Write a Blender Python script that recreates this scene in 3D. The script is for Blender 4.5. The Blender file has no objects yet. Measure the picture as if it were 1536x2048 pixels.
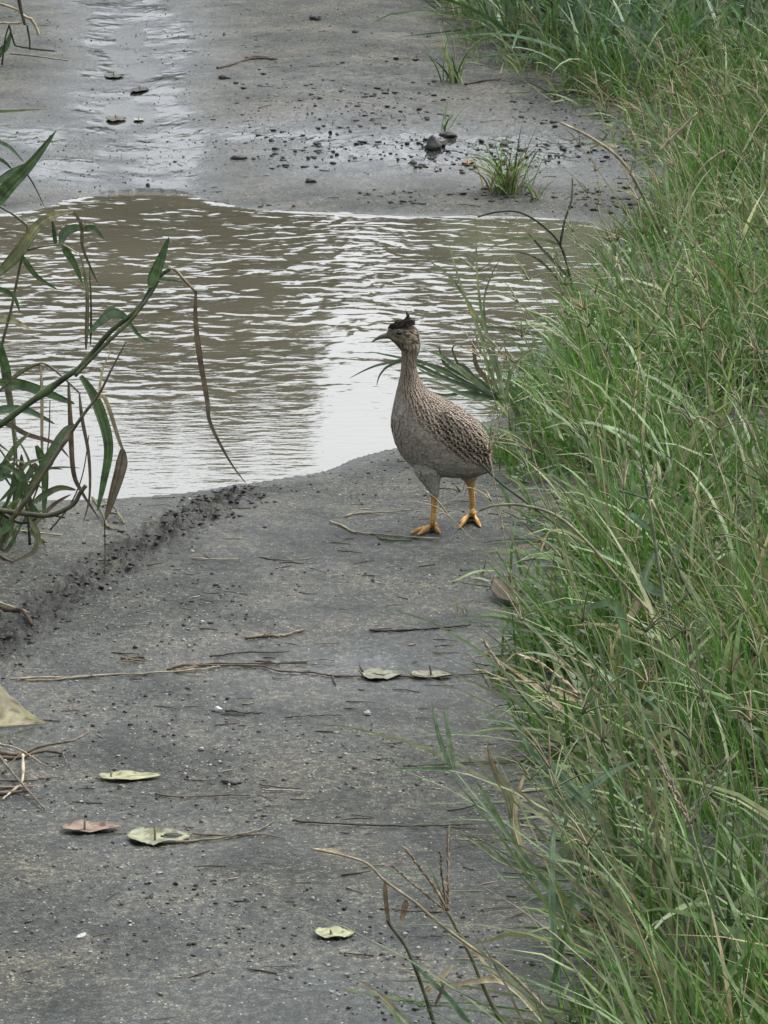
import bpy, math, random
import numpy as np
from mathutils import Vector, Matrix

SC = bpy.context.scene
COL = SC.collection
rng = np.random.default_rng(7)
random.seed(7)

# ------------------------------------------------------------------ camera
FPX, CAMZ, PITCH = 8850.0, 1.6, math.radians(12.0)
cam_d = bpy.data.cameras.new('camera')
cam = bpy.data.objects.new('camera', cam_d); COL.objects.link(cam)
cam.location = (0, 0, CAMZ)
cam.rotation_euler = (math.radians(90) - PITCH, 0, 0)
cam_d.sensor_fit = 'VERTICAL'; cam_d.sensor_height = 24.0
cam_d.lens = 24.0 * FPX / 2048.0
cam_d.clip_start = 0.1; cam_d.clip_end = 2000
SC.camera = cam

# ------------------------------------------------------------------ light
SUN_EL, SUN_AZ = math.radians(60), math.radians(60)
w = bpy.data.worlds.new('World'); SC.world = w; w.use_nodes = True
nt = w.node_tree; bg = nt.nodes['Background']
sky = nt.nodes.new('ShaderNodeTexSky'); sky.sky_type = 'NISHITA'; sky.sun_disc = False
sky.sun_elevation = SUN_EL; sky.sun_rotation = SUN_AZ
sky.air_density = 1.0; sky.dust_density = 5.0; sky.ozone_density = 1.0
hs = nt.nodes.new('ShaderNodeHueSaturation'); hs.inputs['Saturation'].default_value = 0.30
nt.links.new(sky.outputs[0], hs.inputs['Color'])
nt.links.new(hs.outputs[0], bg.inputs['Color'])
bg.inputs['Strength'].default_value = 0.15
sd_ = bpy.data.lights.new('sun', 'SUN'); sd_.energy = 0.5; sd_.angle = math.radians(25); sd_.color = (1, .97, .92)
so = bpy.data.objects.new('sun', sd_); COL.objects.link(so)
so.rotation_euler = (math.radians(90) - SUN_EL, 0, math.pi - SUN_AZ)
SC.view_settings.view_transform = 'Standard'; SC.view_settings.look = 'None'
SC.view_settings.gamma = 1.0; SC.view_settings.use_curve_mapping = False
SC.view_settings.exposure = 1.55
SC.cycles.max_bounces = 6; SC.cycles.transparent_max_bounces = 6
SC.cycles.caustics_reflective = False; SC.cycles.caustics_refractive = False

# ------------------------------------------------------------------ numpy noise
def _hash(ix, iy, seed):
    h = (ix.astype(np.int64) * 374761393 + iy.astype(np.int64) * 668265263 + seed * 1442695041) & 0xffffffff
    h = ((h ^ (h >> 13)) * 1274126177) & 0xffffffff
    return ((h ^ (h >> 16)) & 0xffff) / 65535.0
def vnoise(x, y, seed=0):
    ix, iy = np.floor(x), np.floor(y); fx, fy = x - ix, y - iy
    fx = fx*fx*(3-2*fx); fy = fy*fy*(3-2*fy)
    a = _hash(ix, iy, seed); b = _hash(ix+1, iy, seed); c = _hash(ix, iy+1, seed); d = _hash(ix+1, iy+1, seed)
    return (a*(1-fx)+b*fx)*(1-fy) + (c*(1-fx)+d*fx)*fy
def fbm(x, y, s, seed=0, o=4):
    r = 0; a = .5; t = 0
    for k in range(o):
        r = r + a*vnoise(x*s+17*k, y*s-9*k, seed+k); t += a; a *= .5; s *= 2.03
    return r/t - .5
def sstep(a, b, x):
    t = np.clip((x-a)/(b-a), 0, 1); return t*t*(3-2*t)

# ------------------------------------------------------------------ pixel of the photograph -> point in the world
CP, SP = math.cos(PITCH), math.sin(PITCH)
def ray(px, py):
    dx = (px-768)/FPX; dv = (1024-py)/FPX
    return np.array([dx, CP+dv*SP, -SP+dv*CP])
def W(px, py, Y):
    d = ray(px, py); t = Y/d[1]
    return np.array([0, 0, CAMZ]) + d*t
def rise(y): return .055*np.clip(np.asarray(y, float)-11.45, 0, 14)
def flat(px, py, z=None):
    d = ray(px, py); zz = 0. if z is None else z
    t = (zz-CAMZ)/d[2]
    if z is None:
        for _ in range(8): t = (float(rise(d[1]*t))-CAMZ)/d[2]
    return np.array([d[0]*t, d[1]*t])

def catmull(P, n=8, closed=False):
    P = np.asarray(P, float); N = len(P); out = []
    rngk = range(N) if closed else range(N-1)
    for i in rngk:
        g = (lambda k: P[k % N]) if closed else (lambda k: P[min(max(k, 0), N-1)])
        p0, p1, p2, p3 = g(i-1), g(i), g(i+1), g(i+2)
        for j in range(n):
            t = j/n
            out.append(.5*((2*p1)+(-p0+p2)*t+(2*p0-5*p1+4*p2-p3)*t*t+(-p0+3*p1-3*p2+p3)*t**3))
    if not closed: out.append(P[-1])
    return np.array(out)

far_shore = [(-250, 455), (-60, 436), (50, 424), (120, 408), (180, 391), (240, 383), (330, 381), (385, 390), (440, 408), (520, 420), (640, 428), (800, 433), (960, 434), (1090, 438), (1180, 452)]
near_shore = [(1230, 500), (1200, 560), (1130, 620), (1080, 700), (1060, 770), (1000, 830), (900, 868), (800, 893), (720, 912), (650, 940), (560, 957), (480, 969), (370, 984), (240, 995), (100, 999), (-60, 1002), (-300, 1010)]
POND = np.array([flat(*p) for p in far_shore + near_shore] + [np.array([-2.2, 8.6]), np.array([-2.3, 10.2])])
POND = catmull(POND, 5, True)
def pond_sd(x, y):
    """signed distance to the puddle's edge, negative in the water"""
    x = np.asarray(x, float); y = np.asarray(y, float)
    best = np.full(x.shape, 1e9); inside = np.zeros(x.shape, bool)
    n = len(POND)
    for i in range(n):
        ax, ay = POND[i]; bx, by = POND[(i+1) % n]
        ex, ey = bx-ax, by-ay
        t = np.clip(((x-ax)*ex+(y-ay)*ey)/(ex*ex+ey*ey+1e-12), 0, 1)
        best = np.minimum(best, (x-ax-t*ex)**2+(y-ay-t*ey)**2)
        c = ((ay > y) != (by > y)) & (x < (bx-ax)*(y-ay)/((by-ay) if by != ay else 1e-12)+ax)
        inside ^= c
    d = np.sqrt(best); d = np.where(inside, -d, d)
    return d+.030*fbm(x, y, 4.5, 901, 4)*np.exp(-np.abs(d)/.15)

grass_edge_px = [(860, -60), (880, 30), (905, 110), (985, 150), (1175, 230), (1290, 330), (1310, 430), (1260, 500), (1215, 600), (1120, 700),
                 (1045, 800), (1025, 880), (1055, 960), (1070, 1050), (1080, 1130), (1060, 1250), (1065, 1400), (1110, 1500), (1160, 1620), (1190, 1750), (1210, 1850), (1210, 1950), (1190, 2048), (1150, 2400)]
_ge = np.array([flat(*p) for p in grass_edge_px]); _ge = _ge[np.argsort(_ge[:, 1])]
def grass_edge(y):
    return np.interp(y, _ge[:, 1], _ge[:, 0])

_tr = np.array([flat(*p) for p in [(-120, 1400), (0, 1300), (130, 1210), (250, 1130), (370, 1060), (450, 1010), (490, 985)]])
def trail_dist(x, y):
    best = np.full(np.shape(x), 1e9)
    for i in range(len(_tr)-1):
        ax, ay = _tr[i]; ex, ey = _tr[i+1]-_tr[i]
        t = np.clip(((x-ax)*ex+(y-ay)*ey)/(ex*ex+ey*ey), 0, 1)
        best = np.minimum(best, np.hypot(x-ax-t*ex, y-ay-t*ey))
    return best

_rut = np.array([flat(*p) for p in [(225, -80), (250, 40), (270, 130), (250, 220), (275, 300), (300, 375)]]); _rut = _rut[np.argsort(_rut[:, 1])]
def rut_x(y): return np.interp(y, _rut[:, 1], _rut[:, 0])

def height(x, y, detail=True):
    x = np.asarray(x, float); y = np.asarray(y, float)
    sd = pond_sd(x, y)
    z = np.where(sd < 0, -0.035*sstep(0, .5, -sd)-.02*np.clip(-sd, 0, .2), 0.03*np.clip(sd, 0, .35)+0.006*(1-np.exp(-np.clip(sd, 0, 9)/.04)))
    amp = np.clip(np.abs(sd)/.15, .12, 1)
    z = z + amp*0.014*fbm(x, y, 2.2, 3)
    z = z + amp*0.006*fbm(x, y, 9., 13)
    bank = sstep(0.0, .7, x-grass_edge(y))
    z = z + 0.05*bank
    # worn wheel rut beyond the puddle
    far = sstep(11.3, 12.2, y)
    z = z - far*.018*np.exp(-((x-rut_x(y))/.16)**2)
    z = z + far*.02*np.exp(-((x-rut_x(y)-.75)/.3)**2)
    # churned tyre trail
    td = trail_dist(x, y)
    tm = np.exp(-(td/.05)**2)*sstep(0.02, .12, sd)
    if detail:
        z = z + tm*.030*(np.abs(fbm(x, y, 38, 31, 3))*2.4-.3)
        rough = .35+.65*sstep(-.1, .25, fbm(x, y, 3.1, 77))
        cl = far*sstep(-.35, .1, x)*(1-sstep(13.2, 14.0, y))
        near_pond = sstep(.02, .2, sd)
        z = z + near_pond*(.0060*rough+.012*cl)*(1-.93*far*np.exp(-((x-rut_x(y))/.26)**2))*fbm(x, y, 34, 51, 4)
        z = z + near_pond*.0026*fbm(x, y, 120, 91, 2)
    # keep the puddle rim where it is
    return np.where(sd < 0, np.minimum(z, -0.0015), np.maximum(z, 0.0012)+rise(y))
def hz(x, y): return float(height(np.array([x]), np.array([y]))[0])
def G(px, py, lift=0.):
    p = flat(px, py); z = hz(p[0], p[1])
    for _ in range(8):
        p = flat(px, py, z); z = .5*z+.5*hz(p[0], p[1])
    return np.array([p[0], p[1], z+lift])

# ------------------------------------------------------------------ mesh helpers
KCOL = {}
def mesh_np(name, V, F, col=None, uv=None, smooth=True):
    V = np.asarray(V, np.float32); F = np.asarray(F, np.int32)
    me = bpy.data.meshes.new(name)
    me.vertices.add(len(V)); me.vertices.foreach_set('co', V.ravel())
    k = F.shape[1]
    me.loops.add(F.size); me.loops.foreach_set('vertex_index', F.ravel())
    me.polygons.add(len(F)); me.polygons.foreach_set('loop_start', np.arange(0, F.size, k, dtype=np.int32))
    try: me.polygons.foreach_set('loop_total', np.full(len(F), k, np.int32))
    except Exception: pass
    me.update(calc_edges=True); me.validate()
    if smooth: me.polygons.foreach_set('use_smooth', np.ones(len(me.polygons), bool))
    if col is not None:
        a = me.color_attributes.new('Col', 'FLOAT_COLOR', 'POINT')
        c = np.ones((len(V), 4), np.float32); c[:, :3] = col
        a.data.foreach_set('color', c.ravel())
    if uv is not None:
        a = me.attributes.new('fuv', 'FLOAT_VECTOR', 'POINT')
        u = np.zeros((len(V), 3), np.float32); u[:, :uv.shape[1]] = uv
        a.data.foreach_set('vector', u.ravel())
    return me
def link(name, me, mat=None, parent=None):
    o = bpy.data.objects.new(name, me); COL.objects.link(o)
    if mat and me is not None and len(me.materials) == 0: me.materials.append(mat)
    if parent: o.parent = parent
    return o
def tag(o, label=None, cat=None, group=None, kind=None):
    if label: o['label'] = label
    if cat: o['category'] = cat
    if group: o['group'] = group
    if kind: o['kind'] = kind
    return o
def empty(name, loc, label, cat, group=None):
    o = bpy.data.objects.new(name, None); COL.objects.link(o); o.location = tuple(loc); o.empty_display_size = .02
    return tag(o, label, cat, group)

class Buf:
    """collects quads (and colours) of one mesh"""
    def __init__(s): s.V = []; s.F = []; s.C = []; s.n = 0
    def add(s, V, F, c):
        V = np.asarray(V, float); F = np.asarray(F, int)
        c = np.asarray(c, float)
        if c.ndim == 1: c = np.tile(c, (len(V), 1))
        s.V.append(V); s.F.append(F+s.n); s.C.append(c); s.n += len(V)
    def mesh(s, name, origin=(0, 0, 0)):
        return mesh_np(name, np.concatenate(s.V)-np.asarray(origin), np.concatenate(s.F), np.concatenate(s.C))

def frames(P):
    T = np.gradient(P, axis=0); T /= np.linalg.norm(T, axis=1)[:, None]+1e-12
    return T
def tube(P, R, sides=6, squash=1.0, ref=(0, 1, 0)):
    P = np.asarray(P, float); n = len(P); R = np.broadcast_to(R, (n,))
    T = frames(P); ref = np.asarray(ref, float)
    A = np.cross(T, ref); ln = np.linalg.norm(A, axis=1)
    A[ln < 1e-4] = np.cross(T[ln < 1e-4], (1, 0, .1)); A /= np.linalg.norm(A, axis=1)[:, None]
    B = np.cross(T, A)
    ang = np.arange(sides)*2*np.pi/sides
    V = P[:, None]+R[:, None, None]*(np.cos(ang)[None, :, None]*A[:, None]+squash*np.sin(ang)[None, :, None]*B[:, None])
    V = V.reshape(-1, 3); F = []
    for i in range(n-1):
        for j in range(sides):
            a = i*sides+j; b = i*sides+(j+1) % sides
            F.append((a, b, b+sides, a+sides))
    k = len(V); V = np.vstack([V, P[0], P[-1]])
    for j in range(0, sides, 2):
        F.append((k, (j+2) % sides, (j+1) % sides, j)); F.append((k+1, (n-1)*sides+j, (n-1)*sides+(j+1) % sides, (n-1)*sides+(j+2) % sides))
    return V, np.array(F)
def ribbon(P, Wd, normal=(0, -1, .25), fold=.25, twist=0., noise=0.):
    """a leaf blade with a folded midrib"""
    P = np.asarray(P, float); n = len(P); Wd = np.broadcast_to(Wd, (n,))
    T = frames(P); N = np.asarray(normal, float); N = N/np.linalg.norm(N)
    A = np.cross(T, N); ln = np.linalg.norm(A, axis=1); A[ln < 1e-3] = (1, 0, 0); A /= np.linalg.norm(A, axis=1)[:, None]
    B = np.cross(A, T)
    th = np.linspace(-.5, .5, n)*twist+noise
    A2 = A*np.cos(th)[:, None]+B*np.sin(th)[:, None]; B2 = -A*np.sin(th)[:, None]+B*np.cos(th)[:, None]
    L = P+A2*Wd[:, None]/2+B2*(Wd*fold)[:, None]/2; R = P-A2*Wd[:, None]/2+B2*(Wd*fold)[:, None]/2
    M = P-B2*(Wd*fold)[:, None]/2
    V = np.stack([L, M, R], 1).reshape(-1, 3); F = []
    for i in range(n-1):
        for j in range(2):
            a = i*3+j; F.append((a, a+1, a+4, a+3))
    return V, np.array(F)
def leafw(n, w, a=.15, tip=.9):
    t = np.linspace(0, 1, n)
    return w*np.clip(np.minimum(.35+.65*t/a, 1), 0, 1)*np.clip((1-t**(1/(1-tip+.35)))**.75, .03, 1)

# ------------------------------------------------------------------ materials
def newmat(name):
    m = bpy.data.materials.new(name); m.use_nodes = True
    return m, m.node_tree.nodes, m.node_tree.links, m.node_tree.nodes['Principled BSDF']
def ramp(N, L, src, stops):
    r = N.new('ShaderNodeValToRGB'); L.new(src, r.inputs[0]); e = r.color_ramp.elements
    while len(e) > 1: e.remove(e[0])
    e[0].position = stops[0][0]; e[0].color = (*stops[0][1], 1) if len(stops[0][1]) == 3 else stops[0][1]
    for p, c in stops[1:]:
        q = e.new(p); q.color = (*c, 1)
    return r
def noise(N, L, vec, scale, detail=4, rough=.6):
    n = N.new('ShaderNodeTexNoise'); n.inputs['Scale'].default_value = scale; n.inputs['Detail'].default_value = detail; n.inputs['Roughness'].default_value = rough
    L.new(vec, n.inputs['Vector']); return n.outputs['Fac']
def math_(N, L, op, a, b=None, clamp=False):
    m = N.new('ShaderNodeMath'); m.operation = op; m.use_clamp = clamp
    for i, v in enumerate((a, b)):
        if v is None: continue
        if hasattr(v, 'links') or hasattr(v, 'is_linked'): L.new(v, m.inputs[i])
        else: m.inputs[i].default_value = v
    return m.outputs[0]
def mixc(N, L, f, a, b, mode='MIX'):
    m = N.new('ShaderNodeMix'); m.data_type = 'RGBA'; m.blend_type = mode
    for i, v in ((0, f), (6, a), (7, b)):
        if hasattr(v, 'is_linked'): L.new(v, m.inputs[i])
        else: m.inputs[i].default_value = v if i == 0 else (*v, 1)
    return m.outputs[2]

def veg_mat(name, rough=.5, trans=.3, vscale=60., spec=.35, mottled=.5, veins=False):
    m, N, L, B = newmat(name)
    at = N.new('ShaderNodeAttribute'); at.attribute_name = 'Col'
    tc = N.new('ShaderNodeTexCoord')
    f = noise(N, L, tc.outputs['Object'], vscale, 3)
    r = ramp(N, L, f, [(.3, (1-mottled,)*3), (.7, (1+mottled*.5,)*3)])
    c = mixc(N, L, 1.0, at.outputs['Color'], r.outputs[0], 'MULTIPLY')
    if veins:
        fu = N.new('ShaderNodeAttribute'); fu.attribute_name = 'fuv'; mp_ = N.new('ShaderNodeMapping'); mp_.inputs['Scale'].default_value = (5, 1.5, 1); L.new(fu.outputs['Vector'], mp_.inputs[0])
        rv = ramp(N, L, noise(N, L, mp_.outputs[0], 1., 3), [(.35, (.55, .56, .5)), (.65, (1.4, 1.4, 1.3))]); c = mixc(N, L, 1.0, c, rv.outputs[0], 'MULTIPLY')
        rs = ramp(N, L, noise(N, L, tc.outputs['Object'], 22, 4), [(.60, (1, 1, 1)), (.70, (1.5, 1.1, .75))]); c = mixc(N, L, 1.0, c, rs.outputs[0], 'MULTIPLY')
    L.new(c, B.inputs['Base Color']); B.inputs['Roughness'].default_value = rough
    B.inputs['Specular IOR Level'].default_value = spec
    if trans:
        t = N.new('ShaderNodeBsdfTranslucent'); L.new(c, t.inputs['Color'])
        ms = N.new('ShaderNodeMixShader'); ms.inputs[0].default_value = trans
        L.new(B.outputs[0], ms.inputs[1]); L.new(t.outputs[0], ms.inputs[2])
        L.new(ms.outputs[0], N['Material Output'].inputs['Surface'])
    return m
M_grass = veg_mat('grass_blade', .42, .3, 40, .25)
M_dry = veg_mat('dry_stalk', .75, .15, 60, .2)
M_cane = veg_mat('cane_leaf', .42, .2, 120, .3, .3, True)
M_vein = veg_mat('veined_blade', .42, .2, 120, .3, .3, True)
M_leaf = veg_mat('fallen_leaf', .6, .15, 90, .3, .35)
M_crown = veg_mat('far_foliage', .6, .3, 3)

# mud
m, N, L, B = newmat('wet_mud'); M_mud = m
tc = N.new('ShaderNodeTexCoord'); ob = tc.outputs['Object']
wet = N.new('ShaderNodeAttribute'); wet.attribute_name = 'wet'
f1 = noise(N, L, ob, 5, 6, .65); f2 = noise(N, L, ob, 90, 5, .7); f3 = noise(N, L, ob, 330, 3, .7); f4 = noise(N, L, ob, 1.6, 3)
big = ramp(N, L, f1, [(.36, (.0145, .0178, .0160)), (.5, (.0240, .0270, .0222)), (.64, (.038, .0365, .0262))])
fine = ramp(N, L, f2, [(.37, (.22, .23, .24)), (.5, (.95, .95, .95)), (.62, (2.5, 2.45, 2.25))])
c = mixc(N, L, 1., big.outputs[0], fine.outputs[0], 'MULTIPLY')
fine2 = ramp(N, L, f3, [(.39, (.22, .22, .22)), (.51, (1, 1, 1)), (.62, (2.7, 2.6, 2.35))])
c = mixc(N, L, .85, c, fine2.outputs[0], 'MULTIPLY')
vo = N.new('ShaderNodeTexVoronoi'); vo.inputs['Scale'].default_value = 150; L.new(ob, vo.inputs['Vector'])
spot = math_(N, L, 'LESS_THAN', vo.outputs['Distance'], .23)
sepc = N.new('ShaderNodeSeparateColor'); L.new(vo.outputs['Color'], sepc.inputs[0])
th = math_(N, L, 'GREATER_THAN', math_(N, L, 'ADD', sepc.outputs[0], math_(N, L, 'MULTIPLY', f1, .4)), 1.08)
spot = math_(N, L, 'MULTIPLY', spot, th)
c = mixc(N, L, spot, c, (.26, .25, .22))
vo2 = N.new('ShaderNodeTexVoronoi'); vo2.inputs['Scale'].default_value = 75; L.new(ob, vo2.inputs['Vector'])
sp2 = N.new('ShaderNodeSeparateColor'); L.new(vo2.outputs['Color'], sp2.inputs[0])
dk = math_(N, L, 'MULTIPLY', math_(N, L, 'LESS_THAN', vo2.outputs['Distance'], .26), math_(N, L, 'GREATER_THAN', sp2.outputs[1], .95))
c = mixc(N, L, math_(N, L, 'MULTIPLY', dk, .8), c, (.022, .022, .02))
wn = math_(N, L, 'ADD', wet.outputs['Fac'], math_(N, L, 'MULTIPLY', math_(N, L, 'SUBTRACT', f1, .5), 1.1), True)
darker = mixc(N, L, wn, (1, 1, 1), (.62, .66, .70))
c = mixc(N, L, 1., c, darker, 'MULTIPLY')
chn = N.new('ShaderNodeAttribute'); chn.attribute_name = 'churn_shade'
c = mixc(N, L, math_(N, L, 'MULTIPLY', chn.outputs['Fac'], .62), c, (.010, .010, .009))  # trail darkened: shadows between clods painted in along with the darker wet dirt
L.new(c, B.inputs['Base Color'])
rr = N.new('ShaderNodeMapRange'); rr.inputs['To Min'].default_value = .72; rr.inputs['To Max'].default_value = .13; L.new(wn, rr.inputs['Value'])
rj = math_(N, L, 'ADD', rr.outputs[0], math_(N, L, 'MULTIPLY', math_(N, L, 'SUBTRACT', f2, .5), .35))
L.new(rj, B.inputs['Roughness'])
B.inputs['Specular IOR Level'].default_value = .30
b1 = N.new('ShaderNodeBump'); b1.inputs['Distance'].default_value = .008
b1s = N.new('ShaderNodeMapRange'); b1s.inputs['To Min'].default_value = 1.; b1s.inputs['To Max'].default_value = .04; L.new(wn, b1s.inputs['Value']); L.new(b1s.outputs[0], b1.inputs['Strength'])
hsum = math_(N, L, 'ADD', f2, math_(N, L, 'MULTIPLY', f3, .4)); L.new(hsum, b1.inputs['Height'])
L.new(b1.outputs[0], B.inputs['Normal'])

# clods
m, N, L, B = newmat('clod_mud'); M_clod = m
at = N.new('ShaderNodeAttribute'); at.attribute_name = 'Col'; L.new(at.outputs['Color'], B.inputs['Base Color']); B.inputs['Roughness'].default_value = .7; B.inputs['Specular IOR Level'].default_value = .3
tc = N.new('ShaderNodeTexCoord'); bb = N.new('ShaderNodeBump'); bb.inputs['Distance'].default_value = .003; bb.inputs['Strength'].default_value = .8
L.new(noise(N, L, tc.outputs['Object'], 220, 4), bb.inputs['Height']); L.new(bb.outputs[0], B.inputs['Normal'])

# water
m, N, L, B = newmat('muddy_water'); M_water = m
tc = N.new('ShaderNodeTexCoord'); ob = tc.outputs['Object']
f = noise(N, L, ob, 1.3, 4)
r = ramp(N, L, f, [(.3, (.058, .054, .038)), (.7, (.088, .082, .060))])
L.new(r.outputs[0], B.inputs['Base Color']); B.inputs['Roughness'].default_value = .015
B.inputs['IOR'].default_value = 1.5
rip = N.new('ShaderNodeAttribute'); rip.attribute_name = 'ripple'
n1 = N.new('ShaderNodeTexNoise'); n1.inputs['Scale'].default_value = 15.; n1.inputs['Detail'].default_value = 1.6; n1.inputs['Roughness'].default_value = .35
mp = N.new('ShaderNodeMapping'); mp.inputs['Scale'].default_value = (1., .9, 1); mp.inputs['Rotation'].default_value = (0, 0, math.radians(8)); L.new(ob, mp.inputs[0]); L.new(mp.outputs[0], n1.inputs['Vector'])
n2 = N.new('ShaderNodeTexNoise'); n2.inputs['Scale'].default_value = 26.; n2.inputs['Detail'].default_value = 3
mp2 = N.new('ShaderNodeMapping'); mp2.inputs['Scale'].default_value = (.6, 1.3, 1); mp2.inputs['Rotation'].default_value = (0, 0, -.3); n1.inputs['Distortion'].default_value = .25; L.new(ob, mp2.inputs[0]); L.new(mp2.outputs[0], n2.inputs['Vector'])
n3 = noise(N, L, ob, 5.5, 2)
brk = N.new('ShaderNodeMapRange'); brk.inputs['From Min'].default_value = .38; brk.inputs['From Max'].default_value = .6; brk.inputs['To Min'].default_value = .1; brk.inputs['To Max'].default_value = 1.6; L.new(n3, brk.inputs['Value'])
h = math_(N, L, 'ADD', math_(N, L, 'MULTIPLY', math_(N, L, 'MULTIPLY', math_(N, L, 'SUBTRACT', n1.outputs['Fac'], .5), brk.outputs[0]), math_(N, L, 'MULTIPLY', rip.outputs['Fac'], 1.0)), math_(N, L, 'MULTIPLY', n2.outputs['Fac'], .09))
bb = N.new('ShaderNodeBump'); bb.inputs['Strength'].default_value = 1.; bb.inputs['Distance'].default_value = .0052; L.new(h, bb.inputs['Height']); L.new(bb.outputs[0], B.inputs['Normal'])

# ------------------------------------------------------------------ ground
ys = np.concatenate([[-60, -20, -5, 0, 2, 3, 3.6, 4.0], np.linspace(4.2, 18.5, 1000), [18.8, 19.3, 20, 21.5, 24, 30, 40, 60, 100, 200, 400, 800]])
us = np.linspace(-1, 1, 430)
rows = []
for y in ys:
    hw = 0.0868*np.clip(y, 4.4, 19)*1.12+.05
    side = np.array([.15, .35, .7, 1.4, 3, 8, 25, 80, 300, 800])
    rows.append(np.concatenate([-(hw+side[::-1]), us*hw, hw+side]))
X = np.array(rows); Y = np.repeat(ys[:, None], X.shape[1], 1)
Z = height(X.ravel(), Y.ravel()).reshape(X.shape)
faraway = sstep(18, 30, Y)+sstep(2.2, 6, np.abs(X)); Z = Z*(1-np.clip(faraway, 0, 1))+(.02+rise(Y))*np.clip(faraway, 0, 1)
nr, nc = X.shape
idx = np.arange(nr*nc).reshape(nr, nc)
F = np.stack([idx[:-1, :-1], idx[:-1, 1:], idx[1:, 1:], idx[1:, :-1]], -1).reshape(-1, 4)
me = mesh_np('ground', np.stack([X, Y, Z], -1).reshape(-1, 3), F)
sdv = pond_sd(X.ravel(), Y.ravel()).reshape(X.shape)
wet = .9*np.exp(-np.clip(sdv, 0, 9)/.05)
far = sstep(11.2, 11.8, Y)
wet = np.maximum(wet, far*(1.55+1.3*fbm(X, Y, 2.2, 66)+.9*fbm(X, Y, 9, 67))*np.exp(-(np.abs(X-rut_x(Y)-.12*fbm(Y, Y*0, 1.5, 68))/.22)**1.6))
wet = np.maximum(wet, far*(1-sstep(12.2, 13.2, Y))*(.80+1.1*fbm(X, Y, 2.5, 5)))
wet = np.maximum(wet, (.34+2.0*fbm(X, Y, 1.7, 8))*(1-sstep(6.2, 7.0, Y)))
wet = np.maximum(wet, .10+.8*fbm(X, Y*1.0, 1.3, 21))
wet = wet*(1-.7*sstep(-.05, .15, X-grass_edge(Y)))
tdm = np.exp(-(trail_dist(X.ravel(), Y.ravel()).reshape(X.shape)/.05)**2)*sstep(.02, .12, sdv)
ch = np.clip(tdm*(1.5+5*fbm(X, Y, 30, 71, 3)), 0, 1)  # blotchy mask for the painted clod shadows and dark dirt of the trail
a = me.attributes.new('churn_shade', 'FLOAT', 'POINT'); a.data.foreach_set('value', ch.astype(np.float32).ravel())
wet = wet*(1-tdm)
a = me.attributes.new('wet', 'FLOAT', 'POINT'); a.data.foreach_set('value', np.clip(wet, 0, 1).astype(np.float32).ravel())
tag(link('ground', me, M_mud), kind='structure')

# ------------------------------------------------------------------ water, with the rim it climbs
xs = np.linspace(-2.4, 1.1, 330); yw = np.linspace(7.3, 11.9, 560)
X, Y = np.meshgrid(xs, yw); sdw = pond_sd(X.ravel(), Y.ravel()).reshape(X.shape)
Zw = .0026*np.exp(-np.clip(-sdw, 0, 9)/.009)*np.clip(.7+2.5*fbm(X, Y, 9, 35), 0, 1.3)*sstep(9.6, 10.4, Y)
idx = np.arange(X.size).reshape(X.shape)
F = np.stack([idx[:-1, :-1], idx[:-1, 1:], idx[1:, 1:], idx[1:, :-1]], -1).reshape(-1, 4)
keep = (sdw.ravel()[F].min(1) < .03); F = F[keep]
used = np.unique(F); rm = -np.ones(X.size, int); rm[used] = np.arange(len(used))
V = np.stack([X, Y, Zw], -1).reshape(-1, 3)[used]
me = mesh_np('puddle_water', V, rm[F])
sdk = sdw.ravel()[used]
rp = (.30*sstep(8.2, 8.9, V[:, 1])+.66*sstep(9.0, 9.8, V[:, 1]+.7*fbm(V[:, 0], V[:, 1], 1.6, 9)))*(.9+1.0*fbm(V[:, 0], V[:, 1], 1.1, 19))*(1-.5*np.exp(-np.clip(-sdk, 0, 9)/.15)*sstep(9.5, 10, V[:, 1]))+.06
a = me.attributes.new('ripple', 'FLOAT', 'POINT'); a.data.foreach_set('value', rp.astype(np.float32))
tag(link('water', me, M_water), kind='structure')

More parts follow.
